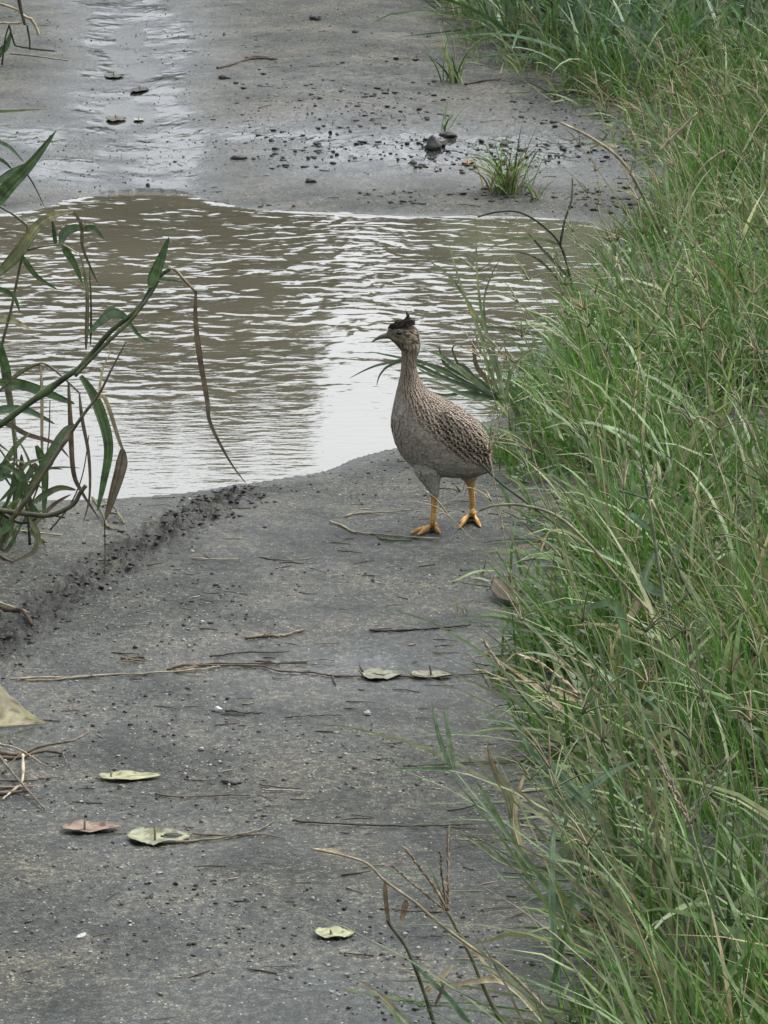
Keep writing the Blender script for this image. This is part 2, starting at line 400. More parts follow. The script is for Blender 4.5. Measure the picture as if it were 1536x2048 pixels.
# ------------------------------------------------------------------ woodland across the track (it shows only mirrored in the puddle)
def far_wood():
    r = np.random.default_rng(5); Vs = []; Cs = []
    D = 45.
    prof_px = [-3000, -200, 60, 180, 260, 350, 420, 520, 610, 645, 700, 770, 800, 900, 1100, 1500, 4500]
    prof_el = [11.5, 10.6, 10.3, 10.0, 10.35, 10.6, 10.9, 10.8, 10.5, 9.1, 8.6, 8.9, 9.9, 10.2, 10.5, 11, 12]
    n = 42000
    x = np.where(r.random(n) < .75, r.uniform(-7, 7, n), r.uniform(-32, 32, n))
    d = D+r.uniform(-1, 6, n)
    px = 768+x/D*FPX
    top = D*np.tan(np.radians(np.interp(px, prof_px, prof_el)))-CAMZ
    top = top+1.1*fbm(x, x*0, .9, 3)+.6*fbm(x, x*0, 3., 4)
    z = top*(1-r.random(n)**1.5*.98)
    clump = fbm(x+z*.2, z, .9, 44)
    keep = (clump > -.22) | (z < top*.6); x, d, z, clump = x[keep], d[keep], z[keep], clump[keep]; n = len(x)
    s = r.uniform(.08, .26, n)
    q = r.normal(size=(n, 3)); q /= np.linalg.norm(q, axis=1)[:, None]
    t = np.cross(q, r.normal(size=(n, 3))); t /= np.linalg.norm(t, axis=1)[:, None]; b = np.cross(q, t)
    c = np.stack([x, d, z], 1)
    V = np.stack([c+t*s[:, None], c+b*s[:, None]*.6, c-t*s[:, None], c-b*s[:, None]*.6], 1).reshape(-1, 3)
    F = np.arange(4*n).reshape(-1, 4)
    g = r.uniform(.6, 1.3, n)[:, None]*np.array([.045, .07, .03])
    me = mesh_np('woodland', V, F, np.repeat(g, 4, 0), smooth=False)
    tag(link('woodland', me, M_crown), 'dense dark green woodland behind the far end of the track', 'woodland', kind='stuff')
    bf = Buf()
    for k in range(46):
        xx = r.uniform(-28, 28); 
        if abs(xx+.3) < .8: continue
        P = np.array([[xx, D+3, 0], [xx+r.normal()*.2, D+3, 2], [xx+r.normal()*.4, D+3.2, 4.2]])
        V, Fq = tube(P, [.16, .12, .05], 6); bf.add(V, Fq, (.09, .075, .055))
    tag(link('woodland_trunks', bf.mesh('woodland_trunks'), M_dry), 'grey brown trunks standing in the far woodland', 'tree trunks', kind='stuff')
far_wood()

# ------------------------------------------------------------------ grass masses
def blades(x, y, h, wd, az, th0, bend, col, S=5, z0=None, tipcol=None, seed=1, wpow=1.0):
    """N blades as one array of quads; th0 = lean at the foot, bend = extra lean at the tip, az = the way it leans"""
    r = np.random.default_rng(seed); n = len(x)
    if z0 is None: z0 = height(x, y, False)-.004
    t = np.linspace(0, 1, S+1)
    th = th0[:, None]+bend[:, None]*t[None]**1.4
    ds = h[:, None]/S
    dr = np.sin(th)*ds; dz = np.cos(th)*ds
    R = np.concatenate([np.zeros((n, 1)), np.cumsum((dr[:, 1:]+dr[:, :-1])/2, 1)], 1)
    Zc = np.concatenate([np.zeros((n, 1)), np.cumsum((dz[:, 1:]+dz[:, :-1])/2, 1)], 1)
    wob = r.normal(size=(n, 1))*.05*h[:, None]*t[None]**2
    ca, sa = np.cos(az)[:, None], np.sin(az)[:, None]
    Px = x[:, None]+R*ca-wob*sa; Py = y[:, None]+R*sa+wob*ca; Pz = np.maximum(z0[:, None]+Zc, z0[:, None]+.004)
    tw = r.uniform(-1.2, 1.2, n)[:, None]+r.uniform(-.8, .8, n)[:, None]*t[None]
    wx = -sa*np.cos(tw)+ca*np.cos(th)*np.sin(tw); wy = ca*np.cos(tw)+sa*np.cos(th)*np.sin(tw); wz = -np.sin(th)*np.sin(tw)
    prof = np.clip(np.minimum(.6+2*t, 1)*(1-t**2.2)**wpow, .04, 1)[None]*wd[:, None]/2
    A = np.stack([Px+wx*prof, Py+wy*prof, Pz+wz*prof], -1); Bv = np.stack([Px-wx*prof, Py-wy*prof, Pz-wz*prof], -1)
    V = np.stack([A, Bv], 2)  # n,S+1,2,3
    V = V.reshape(-1, 3)
    base = (np.arange(n)*(S+1)*2)[:, None]+np.arange(S)[None]*2
    F = np.stack([base, base+1, base+3, base+2], -1).reshape(-1, 4)
    if tipcol is None: tipcol = col
    C = col[:, None]*(1-t[None, :, None]**2)+tipcol[:, None]*t[None, :, None]**2
    C = np.repeat(C, 2, 1).reshape(-1, 3)
    return V, F, C

GREENS = np.array([[.034, .078, .016], [.058, .115, .026], [.085, .135, .048], [.15, .20, .105], [.018, .040, .014], [.16, .165, .07]])
STRAW = np.array([[.27, .22, .13], [.20, .155, .09], [.33, .28, .17], [.11, .07, .04]])
def pick(r, pal, n, p=None, var=.18):
    if pal is GREENS: pal = pal*np.array([1.48, 1.48, 1.2])
    k = r.choice(len(pal), n, p=p); return pal[k]*(1+var*r.normal(size=(n, 1)))*(1+.07*r.normal(size=(n, 3)))

def bank_points(r, n, y0=4.1, y1=19., clump=None, edge_soft=.12, ymax_bias=1.0):
    """random feet on the grassed bank, gathered in clumps"""
    out_x = []; out_y = []; out_c = []
    nc_ = clump or n
    y = y0+(y1-y0)*r.random(nc_*3)**ymax_bias
    x = grass_edge(y)+(-.04)+(.0868*y+.45-grass_edge(y)+.04)*r.random(nc_*3)
    wgt = np.clip((.0868*y+.45-grass_edge(y))/1.2, .05, 1)*np.clip(.25+(x-grass_edge(y)+.04)/edge_soft, 0, 1)
    k = r.random(nc_*3) < wgt
    x, y = x[k], y[k]
    ok = pond_sd(x, y) > -.04
    return x[ok], y[ok]

def mass(name, label, cat, n, hr, wr, lean, bendr, pal, p=None, tip=None, seed=1, clump=700, spread=.035, S=5, mat=None, y0=4.1, y1=19., bias=1.4, leftlean=.35, xmin=None, wpow=1., xmax=None):
    r = np.random.default_rng(seed)
    cx, cy = bank_points(r, 0, y0, y1, clump, ymax_bias=bias)
    nc_ = len(cx); chue = pick(r, pal, nc_, p, .1); csc = r.uniform(.5, 1.35, nc_); caz = r.uniform(-np.pi, np.pi, nc_)
    wgt = r.uniform(.4, 1.6, nc_); k = r.choice(nc_, n, p=wgt/wgt.sum())
    off = r.normal(size=(n, 2))*spread*(1 if clump < n/2 else .3)
    x = cx[k]+off[:, 0]; y = cy[k]+off[:, 1]
    inb = x-grass_edge(y)
    ok = (inb > -.05) & (pond_sd(x, y) > -.05) & (r.random(n) < np.clip(.95+4.5*fbm(x, y, 4.2, 301, 3), .12, 1))
    if xmax is not None: ok &= inb < xmax
    if xmin is not None: ok &= x > xmin(y)
    x, y, k, off, inb = x[ok], y[ok], k[ok], off[ok], inb[ok]; n = len(x)
    hfar = 1.
    h = r.uniform(*hr, n)*csc[k]*(np.clip(.45+inb/.25, .45, 1.) if xmax is None else 1)*hfar
    az = np.where(r.random(n) < .5, np.arctan2(off[:, 1], off[:, 0])+r.normal(size=n)*.5, r.uniform(-np.pi, np.pi, n))
    edge = np.exp(-np.clip(inb, 0, 9)/.25)
    az = np.where(r.random(n) < leftlean+.3*edge, np.pi+r.normal(size=n)*.7, az)
    th0 = np.abs(r.normal(size=n))*lean*(1+.8*edge); bend = r.uniform(*bendr, n)
    col = .55*chue[k]+.45*pick(r, pal, n, p, .15)
    tc_ = None
    if tip is not None: tc_ = col*.6+.4*np.array(tip)
    V, F, C = blades(x, y, h, r.uniform(*wr, n), az, th0, bend, col, S, None, tc_, seed, wpow)
    me = mesh_np(name, V, F, np.clip(C, .01, .8))
    return tag(link(name, me, mat or M_grass), label, cat, kind='stuff')

mass('bank_grass', 'thick green grass growing over the whole right bank', 'grass', 16500, (.10, .28), (.0038, .0080), .52, (.2, 1.8), GREENS, [.25, .2, .2, .15, .13, .07], seed=11, clump=900, leftlean=.08)
mass('fine_grass', 'fine upright bright green grass in dense tufts on the right bank', 'grass', 17000, (.10, .26), (.0022, .0040), .22, (.1, .8), np.array([[.052, .132, .018], [.09, .195, .032]]), None, seed=17, clump=110, spread=.04, leftlean=.05)
mass('short_grass', 'short pale green grass and sprouts at the foot of the right bank', 'grass', 12000, (.03, .10), (.002, .0045), .7, (.1, 1.5), GREENS, [.2, .2, .2, .2, .1, .1], seed=12, clump=2500, S=3, leftlean=.1)
mass('dry_grass', 'straw coloured dead grass mixed into the right bank', 'dry grass', 6500, (.06, .28), (.0016, .0042), .8, (.1, 1.2), STRAW, [.35, .3, .1, .25], seed=13, clump=600, mat=M_dry, leftlean=.2)
mass('tall_stem_grass', 'tall thin olive stems rising out of the right bank', 'grass', 1500, (.22, .42), (.0016, .0030), .55, (.1, .9), np.array([[.14, .17, .09], [.10, .14, .06], [.22, .21, .13]]), None, tip=(.25, .2, .13), seed=14, clump=600, S=6, leftlean=.35)
mass('broad_blade_grass', 'broad bladed dark green grass at the top of the right bank', 'grass', 7000, (.16, .50), (.009, .019), .45, (.4, 1.7), np.array([[.055, .115, .035], [.12, .20, .10], [.03, .06, .025], [.18, .27, .18]]), None, seed=15, clump=330, spread=.05, S=7, y0=13.0, y1=18.5, bias=1., leftlean=.1, xmin=lambda y: np.interp(y, [12, 13, 13.6, 15, 19], [.9, .62, .45, .1, .1]))
mass('wide_blade_grass', 'scattered wide grass blades standing among the finer bank grass', 'grass', 3200, (.12, .30), (.007, .013), .6, (.3, 1.5), np.array([[.07, .135, .034], [.15, .215, .09], [.22, .28, .15], [.25, .22, .12]]), [.35, .3, .2, .15], seed=16, clump=700, S=6, y1=13., leftlean=.15)

mass('leaning_edge_grass', 'long thin grass leaning out of the bank over the muddy track', 'grass', 1000, (.18, .38), (.0028, .0065), .6, (.2, .9), np.array([[.065, .13, .035], [.12, .17, .07], [.13, .15, .085], [.2, .18, .11]]), [.35, .3, .2, .15], seed=18, clump=1500, S=6, y1=5.9, bias=1., leftlean=.8, xmax=.13)
mass('leaning_shore_grass', 'thin dark grass leaning out of the bank beside the puddle and the bird', 'grass', 520, (.14, .30), (.0022, .0045), .6, (.2, .9), np.array([[.03, .065, .022], [.06, .09, .04], [.13, .15, .085], [.17, .15, .09]]), [.4, .3, .15, .15], seed=19, clump=300, S=6, y0=6.2, y1=12, bias=1., leftlean=.6, xmax=.10)

# small round leaved weeds under the grass
def weeds():
    r = np.random.default_rng(21); x, y = bank_points(r, 0, 4.2, 12, 9000, ymax_bias=1.2)
    k = fbm(x, y, 2.3, 61) > .02; x, y = x[k], y[k]; n = min(len(x), 5000); x, y = x[:n], y[:n]
    z = height(x, y, False)+r.uniform(.01, .10, n)
    s = r.uniform(.006, .014, n); az = r.uniform(0, 6.28, n); ti = r.uniform(-.5, .9, n)
    d = np.stack([np.cos(az)*np.cos(ti), np.sin(az)*np.cos(ti), np.sin(ti)], 1); sd = np.stack([-np.sin(az), np.cos(az), 0*az], 1)
    c = np.stack([x, y, z], 1); s = s[:, None]
    nn = np.cross(d, sd)
    V = np.stack([c, c+d*s*.6+sd*s*.5+nn*s*.15, c+d*s*1.6, c+d*s*.6-sd*s*.5+nn*s*.15], 1).reshape(-1, 3)
    F = np.arange(4*n).reshape(-1, 4)
    C = np.repeat(pick(r, np.array([[.07, .13, .05], [.11, .17, .09], [.09, .12, .05]]), n), 4, 0)
    tag(link('small_weeds', mesh_np('small_weeds', V, F, np.clip(C, .01, 1), smooth=False), M_grass), 'small round leaved weeds under the bank grass', 'weeds', kind='stuff')
weeds()

# seed heads (finger spikes) in the bank, as one mass
def seed_heads(n=420):
    r = np.random.default_rng(31); cx, cy = bank_points(r, 0, 4.6, 15, 500, ymax_bias=1.2)
    bf = Buf(); n = min(n, len(cx))
    SX = []
    for i in range(n):
        x, y = cx[i], cy[i]; h = r.uniform(.2, .38); az = np.pi+r.normal()*.9; ln = r.uniform(.1, .6)
        P0 = np.array([x, y, hz(x, y)]); d = np.array([math.cos(az)*math.sin(ln), math.sin(az)*math.sin(ln), math.cos(ln)])
        top = P0+d*h+np.array([0, 0, -.25*h*ln]); mid = P0+d*h*.5
        col = np.array([.15, .17, .09])*r.uniform(.8, 1.4) if r.random() < .6 else np.array([.26, .22, .14])*r.uniform(.7, 1.2)
        V, F = tube(catmull([P0, mid, top], 3), .0007, 4); bf.add(V, F, col)
        k = r.integers(3, 6)
        for j in range(k):
            a2 = az+r.normal()*1.2; l2 = r.uniform(.3, 1.2); L_ = r.uniform(.035, .08)
            dd = np.array([math.cos(a2)*math.sin(l2), math.sin(a2)*math.sin(l2), math.cos(l2)])
            P = catmull([top, top+dd*L_*.5, top+dd*L_+np.array([0, 0, -.012])], 3)
            V, F = tube(P, np.linspace(.0013, .0005, len(P)), 4); bf.add(V, F, col*1.05)
    tag(link('seed_head_grass', bf.mesh('seed_head_grass'), M_dry), 'thin stems with fingered seed heads over the right bank', 'seed heads', kind='stuff')
seed_heads()

# ------------------------------------------------------------------ clods and crumbs
ICO_V = []; 
def ico():
    import bmesh
    b = bmesh.new(); bmesh.ops.create_icosphere(b, subdivisions=1, radius=1)
    V = np.array([v.co[:] for v in b.verts]); F = np.array([[v.index for v in f.verts] for f in b.faces]); b.free(); return V, F
IV, IF = ico()
def lumps(name, label, cat, x, y, s, col, seed=3, flatn=.6, sink=.25, mat=None):
    r = np.random.default_rng(seed); n = len(x)
    z = height(x, y)
    J = IV[None]*(1+.35*r.normal(size=(n, len(IV), 1)).clip(-1.2, 1.2))
    J = J*s[:, None, None]*np.stack([r.uniform(.7, 1.3, n), r.uniform(.7, 1.3, n), np.full(n, flatn)*r.uniform(.6, 1.3, n)], 1)[:, None]
    V = J+np.stack([x, y, z+s*flatn*(.5-sink)], 1)[:, None]
    F = (IF[None]+(np.arange(n)*len(IV))[:, None, None]).reshape(-1, 3)
    me = mesh_np(name, V.reshape(-1, 3), F, np.repeat(np.clip(col, .01, .7), len(IV), 0), smooth=False)
    return tag(link(name, me, mat or M_clod), label, cat, kind='stuff')
r = np.random.default_rng(41)
# churned trail
t = r.random(900)**.9; seg = np.interp(t, np.linspace(0, 1, len(_tr)), _tr[:, 0]); segy = np.interp(t, np.linspace(0, 1, len(_tr)), _tr[:, 1])
x = seg+r.normal(size=900)*.034; y = segy+r.normal(size=900)*.06; k = pond_sd(x, y) > .03; x, y = x[k], y[k]
lumps('trail_clods', 'dark churned clods along the tyre trail left of centre', 'mud clods', x, y, (.001+.0052*r.random(len(x))**2), pick(r, np.array([[.012, .012, .012], [.02, .02, .019], [.03, .029, .025]]), len(x)), 4, .55)
# far mud clods
px = r.uniform(330, 1300, 9000); py = 60+378*r.random(9000)**.55
P = np.array([flat(a_, b_) for a_, b_ in zip(px, py)]); k = (pond_sd(P[:, 0], P[:, 1]) > .02) & (fbm(P[:, 0], P[:, 1], 3.5, 303, 3) > -.06+.12*r.random(9000)) & (r.random(len(P)) < np.clip((px-350)/500, .1, 1)); P = P[k]
lumps('shore_clods', 'dark wet crumbs strewn over the mud beyond the puddle', 'mud clods', P[:, 0], P[:, 1], .0012+.0095*r.random(len(P))**6, pick(r, np.array([[.014, .014, .014], [.03, .03, .028]]), len(P)), 5, .45)
# crumbs everywhere
y = 4.3+13.5*r.random(42000)**1.3; x = r.uniform(-1, 1, 42000)*(.0868*y+.1); k = (pond_sd(x, y) > .02) & (x < grass_edge(y)+.2) & (fbm(x, y, 3., 88) > -.12+.2*r.random(42000)); x, y = x[k], y[k]
c_ = (lambda *a: pick(*a).mean(1, keepdims=True)*np.array([[1.03, 1.0, .9]]))(r, np.array([[.014, .014, .013], [.03, .03, .028], [.085, .082, .072], [.21, .205, .18]]), len(x), [.14, .28, .30, .28])
lumps('mud_crumbs', 'tiny crumbs and pale grit scattered over the muddy track', 'grit', x, y, .0008+.0028*r.random(len(x))**3, c_, 6, .7)

# single clods
def clod(px, py, s, label, col=(.026, .026, .025), shape=(1, 1, .7), seed=1, pointy=0, name='mud_clod', cat='mud clod', mat=None):
    import bmesh
    r = np.random.default_rng(seed); b = bmesh.new(); bmesh.ops.create_icosphere(b, subdivisions=3, radius=1)
    V = np.array([v.co[:] for v in b.verts]); F = np.array([[v.index for v in f.verts] for f in b.faces]); b.free()
    n_ = fbm(V[:, 0]+V[:, 2]*1.7+seed, V[:, 1]-V[:, 2]*1.3, 1.6, seed, 4)
    V = V*(1+1.1*n_[:, None]); V[:, 2] = np.where(V[:, 2] > 0, V[:, 2]*(1+pointy*np.exp(-(V[:, 0]**2+V[:, 1]**2)*3)), V[:, 2])
    V = V*np.array(shape)*s; g = G(px, py)
    me = mesh_np(name, V, F, np.array(col), smooth=True)
    o = link(name, me, mat or M_clod); o.location = (g[0], g[1], g[2]+s*shape[2]*.35); o.rotation_euler = (0, 0, r.uniform(0, 3))
    return tag(o, label, cat)
clod(866, 300, .021, 'pointed dark mud clod standing on the wet mud beyond the puddle', shape=(1, .8, .9), seed=3, pointy=.8)
clod(893, 272, .024, 'low wide dark clod at the foot of a single upright blade', shape=(1.3, .8, .4), seed=5)
clod(631, 38, .026, 'dark flat clod near the top centre of the track', shape=(1.2, .8, .4), seed=7)
clod(448, 157, .016, 'small dark lump right of the wet wheel rut', shape=(1.2, .8, .5), seed=9)
clod(478, 318, .018, 'rounded brown mud lump above the far shore of the puddle', (.05, .046, .04), (1.3, .8, .45), seed=11)
clod(620, 364, .012, 'small round brown lump close to the far shore', (.05, .046, .04), (1, .9, .7), seed=13)
clod(296, 372, .006, 'tiny dark pebble on the tip of the far shore', (.03, .03, .03), (1, .9, 1), seed=14, name='pebble', cat='pebble')
clod(437, 1422, .0055, 'small white pebble on the grey mud in the lower middle', (.33, .34, .33), (1.3, 1, .8), seed=15, name='pebble', cat='pebble')
clod(734, 1428, .0055, 'small flat grey stone right of the white pebble', (.2, .21, .19), (1.5, 1, .6), seed=16, name='pebble', cat='pebble')
clod(462, 1566, .009, 'dark crumbly lump of mud right of the long pale leaf', (.05, .05, .045), (1.5, 1, .5), seed=17)
clod(162, 1872, .005, 'flat white chip of stone at the lower left', (.26, .26, .24), (2.4, .8, .3), seed=18, name='stone_chip', cat='stone chip')

# ------------------------------------------------------------------ strokes: stems and leaves from traced outlines
def stroke_pts(pts, Yd, n=6, dy=0.):
    """pixels on an upright plane at distance Yd; a third number shifts a point in depth"""
    Q = [W(p[0], p[1], Yd+(p[2] if len(p) > 2 else 0)) for p in pts]
    return catmull(Q, n)
def px2m(px, Yd): return px/FPX*Yd
def stem_mesh(name, P, r0, r1, col, col2=None, sides=7, jit=.06, origin=(0, 0, 0), nodes=()):
    n = len(P); t = np.linspace(0, 1, n); R = r0+(r1-r0)*t
    for q in nodes: R = R*(1+.55*np.exp(-((t-q)/.012)**2))
    V, F = tube(P, R, sides); c = np.array(col)[None]*(1-t[:, None])+np.array(col2 if col2 is not None else col)[None]*t[:, None]
    c = c*np.random.default_rng(n).uniform(.7, 1.3, (n, 1))
    for q in nodes: c = c*(1+.9*np.exp(-((t-q)/.012)**2)-.5*np.exp(-((t-q-.03)/.02)**2))[:, None]
    C = np.vstack([np.repeat(c, sides, 0), c[0], c[-1]])
    return mesh_np(name, V-np.asarray(origin), F, np.clip(C, .005, .8))
def blade_mesh(name, P, width, col, col2=None, a=.2, tip=.8, normal=(0, -1, .25), fold=.3, twist=0., off=0., origin=(0, 0, 0)):
    n = len(P); Wd = leafw(n, width, a, tip); V, F = ribbon(P, Wd, normal, fold, twist, off)
    if name == 'blade': col = np.array(col)*1.5; col2 = None if col2 is None else np.array(col2)*1.5
    t = np.linspace(0, 1, n); c = np.array(col)[None]*(1-t[:, None])+np.array(col2 if col2 is not None else col)[None]*t[:, None]
    C = np.repeat(c, 3, 0); C[1::3] *= 1.5      # paler midrib
    C *= (1+.18*np.repeat(np.random.default_rng(n*31+int(abs(P[0, 0])*1e4) % 991).normal(size=n), 3))[:, None].clip(.6, 1.5)
    uvv = np.stack([np.tile([-1., 0, 1.], n), np.repeat(t, 3), np.full(3*n, float(P[0, 2]*37 % 9))], 1)
    return mesh_np(name, V-np.asarray(origin), F, np.clip(C, .01, .8), uvv)

GRN = (.052, .088, .034); GRN2 = (.040, .072, .031); BLU = (.075, .115, .075); BRN = (.085, .064, .043); PUR = (.092, .080, .068); STR = (.33, .28, .19); OLV = (.13, .15, .08); DRK = (.035, .045, .028)

def plant(name, label, cat, Yd, base_px, stems, leaves, group=None):
    low = max((p for q in [s_['p'] for s_ in stems]+[l_[0] for l_ in leaves] for p in q), key=lambda p: p[1]); Yd = min(Yd, G(low[0], low[1])[1]-.02)
    b = W(*base_px, Yd); b = np.array([b[0], b[1], hz(b[0], b[1])])
    root = empty(name, b, label, cat, group)
    for s in stems:
        P = stroke_pts(s['p'], Yd+s.get('dy', 0), 7); c = s.get('c', OLV)
        link('stem', stem_mesh('stem', P, px2m(s['w'][0], Yd)/2, px2m(s['w'][1], Yd)/2, c, s.get('c2'), origin=b, nodes=s.get('nodes', ())), M_cane, root)
    for l in leaves:
        P = stroke_pts(l[0], Yd+(l[4] if len(l) > 4 else random.uniform(-.03, .03)), 7)
        me = blade_mesh('leaf', P, px2m(l[1], Yd), l[2], l[3], l[5] if len(l) > 5 else .2, l[6] if len(l) > 6 else .8, normal=(random.uniform(-.3, .3), -1, random.uniform(0, .6)), fold=random.uniform(.15, .4), twist=random.uniform(-.7, .7), origin=b)
        o = link('leaf', me, M_cane, root)
        if l[2] in (BRN, PUR): o['label'] = 'withered brown leaf'
    return root

# big cane leaning in from the left
plant('cane_plant', 'thick green cane leaning in from the left edge with hanging leaves', 'cane', 7.35, (-190, 1180),
      [dict(p=[(-190, 1120), (-110, 950), (-50, 880), (0, 850), (48, 814), (135, 752), (165, 730), (220, 664), (278, 616), (311, 561), (341, 537)], w=(17, 8), c=(.050, .070, .030), c2=(.06, .085, .036), nodes=(.45, .62, .8)),
       dict(p=[(150, 752), (210, 690), (262, 640), (300, 590), (318, 560)], w=(8, 6), c=(.10, .125, .075), dy=-.008),
       dict(p=[(341, 537), (352, 541), (366, 557), (384, 576), (392, 583)], w=(7, 5), c=STR, c2=BRN)],
      [([(300, 575), (312, 545), (325, 510), (338, 474)], 27, GRN, GRN2, -.01, .25, .75),
       ([(392, 580), (391, 638), (399, 711), (414, 799), (421, 847), (458, 920), (494, 970)], 13, BRN, (.07, .06, .045), 0, .3, .7),
       ([(253, 634), (225, 626), (200, 645), (172, 670)], 25, BLU, GRN2, -.02, .3, .8),
       ([(250, 632), (278, 671), (311, 686)], 9, GRN, GRN2, .02),
       ([(318, 560), (345, 562), (367, 566)], 8, GRN2, GRN2, .03),
       ([(161, 752), (190, 799), (216, 887), (206, 968), (194, 1022)], 25, GRN, GRN2, -.02, .3, .85),
       ([(159, 788), (165, 840), (178, 913), (179, 993), (165, 1050)], 9, PUR, BRN, .02),
       ([(137, 766), (141, 840), (147, 942), (165, 986), (200, 1040)], 12, BRN, BRN, .0, .3, .9),
       ([(172, 700), (174, 583), (158, 500)], 9, BRN, OLV, .04),
       ([(181, 690), (182, 610), (178, 520)], 5, DRK, DRK, .05)])
# second, lower cane
plant('cane_plant', 'slim brownish cane rising from the lower left below the thick green cane', 'cane', 7.22, (-30, 1190),
      [dict(p=[(-30, 1150), (0, 1089), (22, 1041), (55, 997), (110, 913), (165, 832), (198, 788), (225, 735), (253, 682)], w=(14, 3), c=(.075, .078, .045), c2=(.12, .10, .06), nodes=(.3, .55)),
       dict(p=[(-5, 1020), (55, 1028), (102, 1030), (145, 1010), (161, 985), (172, 971)], w=(11, 9), c=(.05, .055, .035), c2=(.08, .08, .05)),
       dict(p=[(209, 1040), (210, 1090), (210, 1152)], w=(3, 1), c=DRK)],
      [([(194, 796), (211, 799), (238, 880), (247, 902)], 9, STR, BRN, 0, .2, 1.1),
       ([(246, 898), (244, 930), (228, 985), (210, 1042)], 27, PUR, BRN, -.01, .3, .95),
       ([(198, 788), (205, 740), (222, 703)], 6, STR, STR, .01),
       ([(22, 1041), (8, 1060), (-20, 1070)], 20, GRN, GRN, -.03),
       ([(60, 1040), (76, 1070), (66, 1105), (22, 1125)], 13, OLV, BRN, -.03, .2, 1.),
       ([(30, 1000), (45, 960), (20, 935), (-10, 930)], 16, GRN2, GRN, .02),
       ([(110, 913), (85, 950), (50, 980)], 12, OLV, OLV, .03),
       ([(150, 850), (120, 880), (70, 960), (40, 1010)], 24, (.08, .10, .065), GRN, .04)])
# dead arching leaves and side leaves at the left edge
plant('cane_plant', 'tangle of dead arching leaves between the two canes at the left edge', 'cane', 7.5, (-80, 1080),
      [dict(p=[(-80, 1000), (-40, 840), (0, 781), (35, 752), (70, 730), (95, 730), (135, 763), (161, 788)], w=(6, 4), c=OLV, c2=PUR)],
      [([(0, 781), (35, 750), (70, 730), (82, 733)], 11, OLV, BRN, 0),
       ([(82, 733), (84, 803), (84, 891), (88, 931)], 7, STR, BRN, -.01, .2, 1.1),
       ([(73, 891), (88, 931), (90, 986), (86, 1040)], 20, GRN, GRN2, -.03),
       ([(-20, 835), (20, 850), (55, 869), (110, 887), (139, 916)], 12, PUR, BRN, -.04, .2, .9),
       ([(-15, 763), (37, 768), (81, 781), (128, 800), (150, 808)], 24, GRN, GRN2, .0),
       ([(-15, 822), (48, 820), (110, 848)], 20, BLU, GRN2, .03),
       ([(0, 689), (11, 752), (26, 840), (35, 945)], 17, PUR, OLV, .06, .3, .9),
       ([(-10, 680), (10, 730), (22, 760)], 26, GRN2, GRN, .05),
       ([(-10, 960), (15, 940), (30, 925)], 24, BLU, GRN, -.02),
       ([(45, 975), (60, 1010), (90, 1040)], 20, GRN2, GRN, .0),
       ([(-10, 880), (0, 890), (20, 905)], 6, BRN, BRN, .0),
       ([(65, 960), (60, 930), (48, 900), (30, 870)], 7, BRN, OLV, .02)])
# upper cane
plant('cane_plant', 'upper slender cane with a bent straw edged leaf over the far water at left', 'cane', 7.9, (-40, 1010),
      [dict(p=[(-30, 900), (-8, 760), (5, 686), (22, 620), (37, 547), (52, 480), (55, 451)], w=(7, 5), c=(.06, .07, .04), c2=OLV),
       dict(p=[(55, 451), (25, 428), (-10, 408)], w=(6, 4), c=OLV, c2=DRK),
       dict(p=[(37, 506), (75, 495), (110, 490), (125, 489), (154, 506)], w=(5, 3), c=DRK, c2=STR)],
      [([(-10, 555), (37, 506), (73, 455), (110, 430), (147, 424)], 26, (.09, .12, .055), (.2, .17, .1), -.01, .2, .9),
       ([(147, 424), (163, 451), (165, 492), (183, 539), (200, 574)], 8, BRN, DRK, 0, .2, .9),
       ([(122, 490), (130, 465), (154, 455), (165, 460)], 22, BLU, GRN, .0, .3, .9),
       ([(165, 460), (183, 455), (195, 462), (207, 478)], 12, GRN, GRN2, .01),
       ([(125, 492), (147, 525), (165, 568)], 17, GRN2, GRN, .02),
       ([(44, 510), (73, 552), (116, 580)], 13, GRN, GRN2, -.02),
       ([(-15, 634), (22, 640), (59, 657)], 18, OLV, STR, .0),
       ([(-15, 575), (25, 590), (40, 625)], 12, GRN2, GRN2, .03),
       ([(112, 490), (108, 462), (104, 440)], 10, GRN2, DRK, .02)])
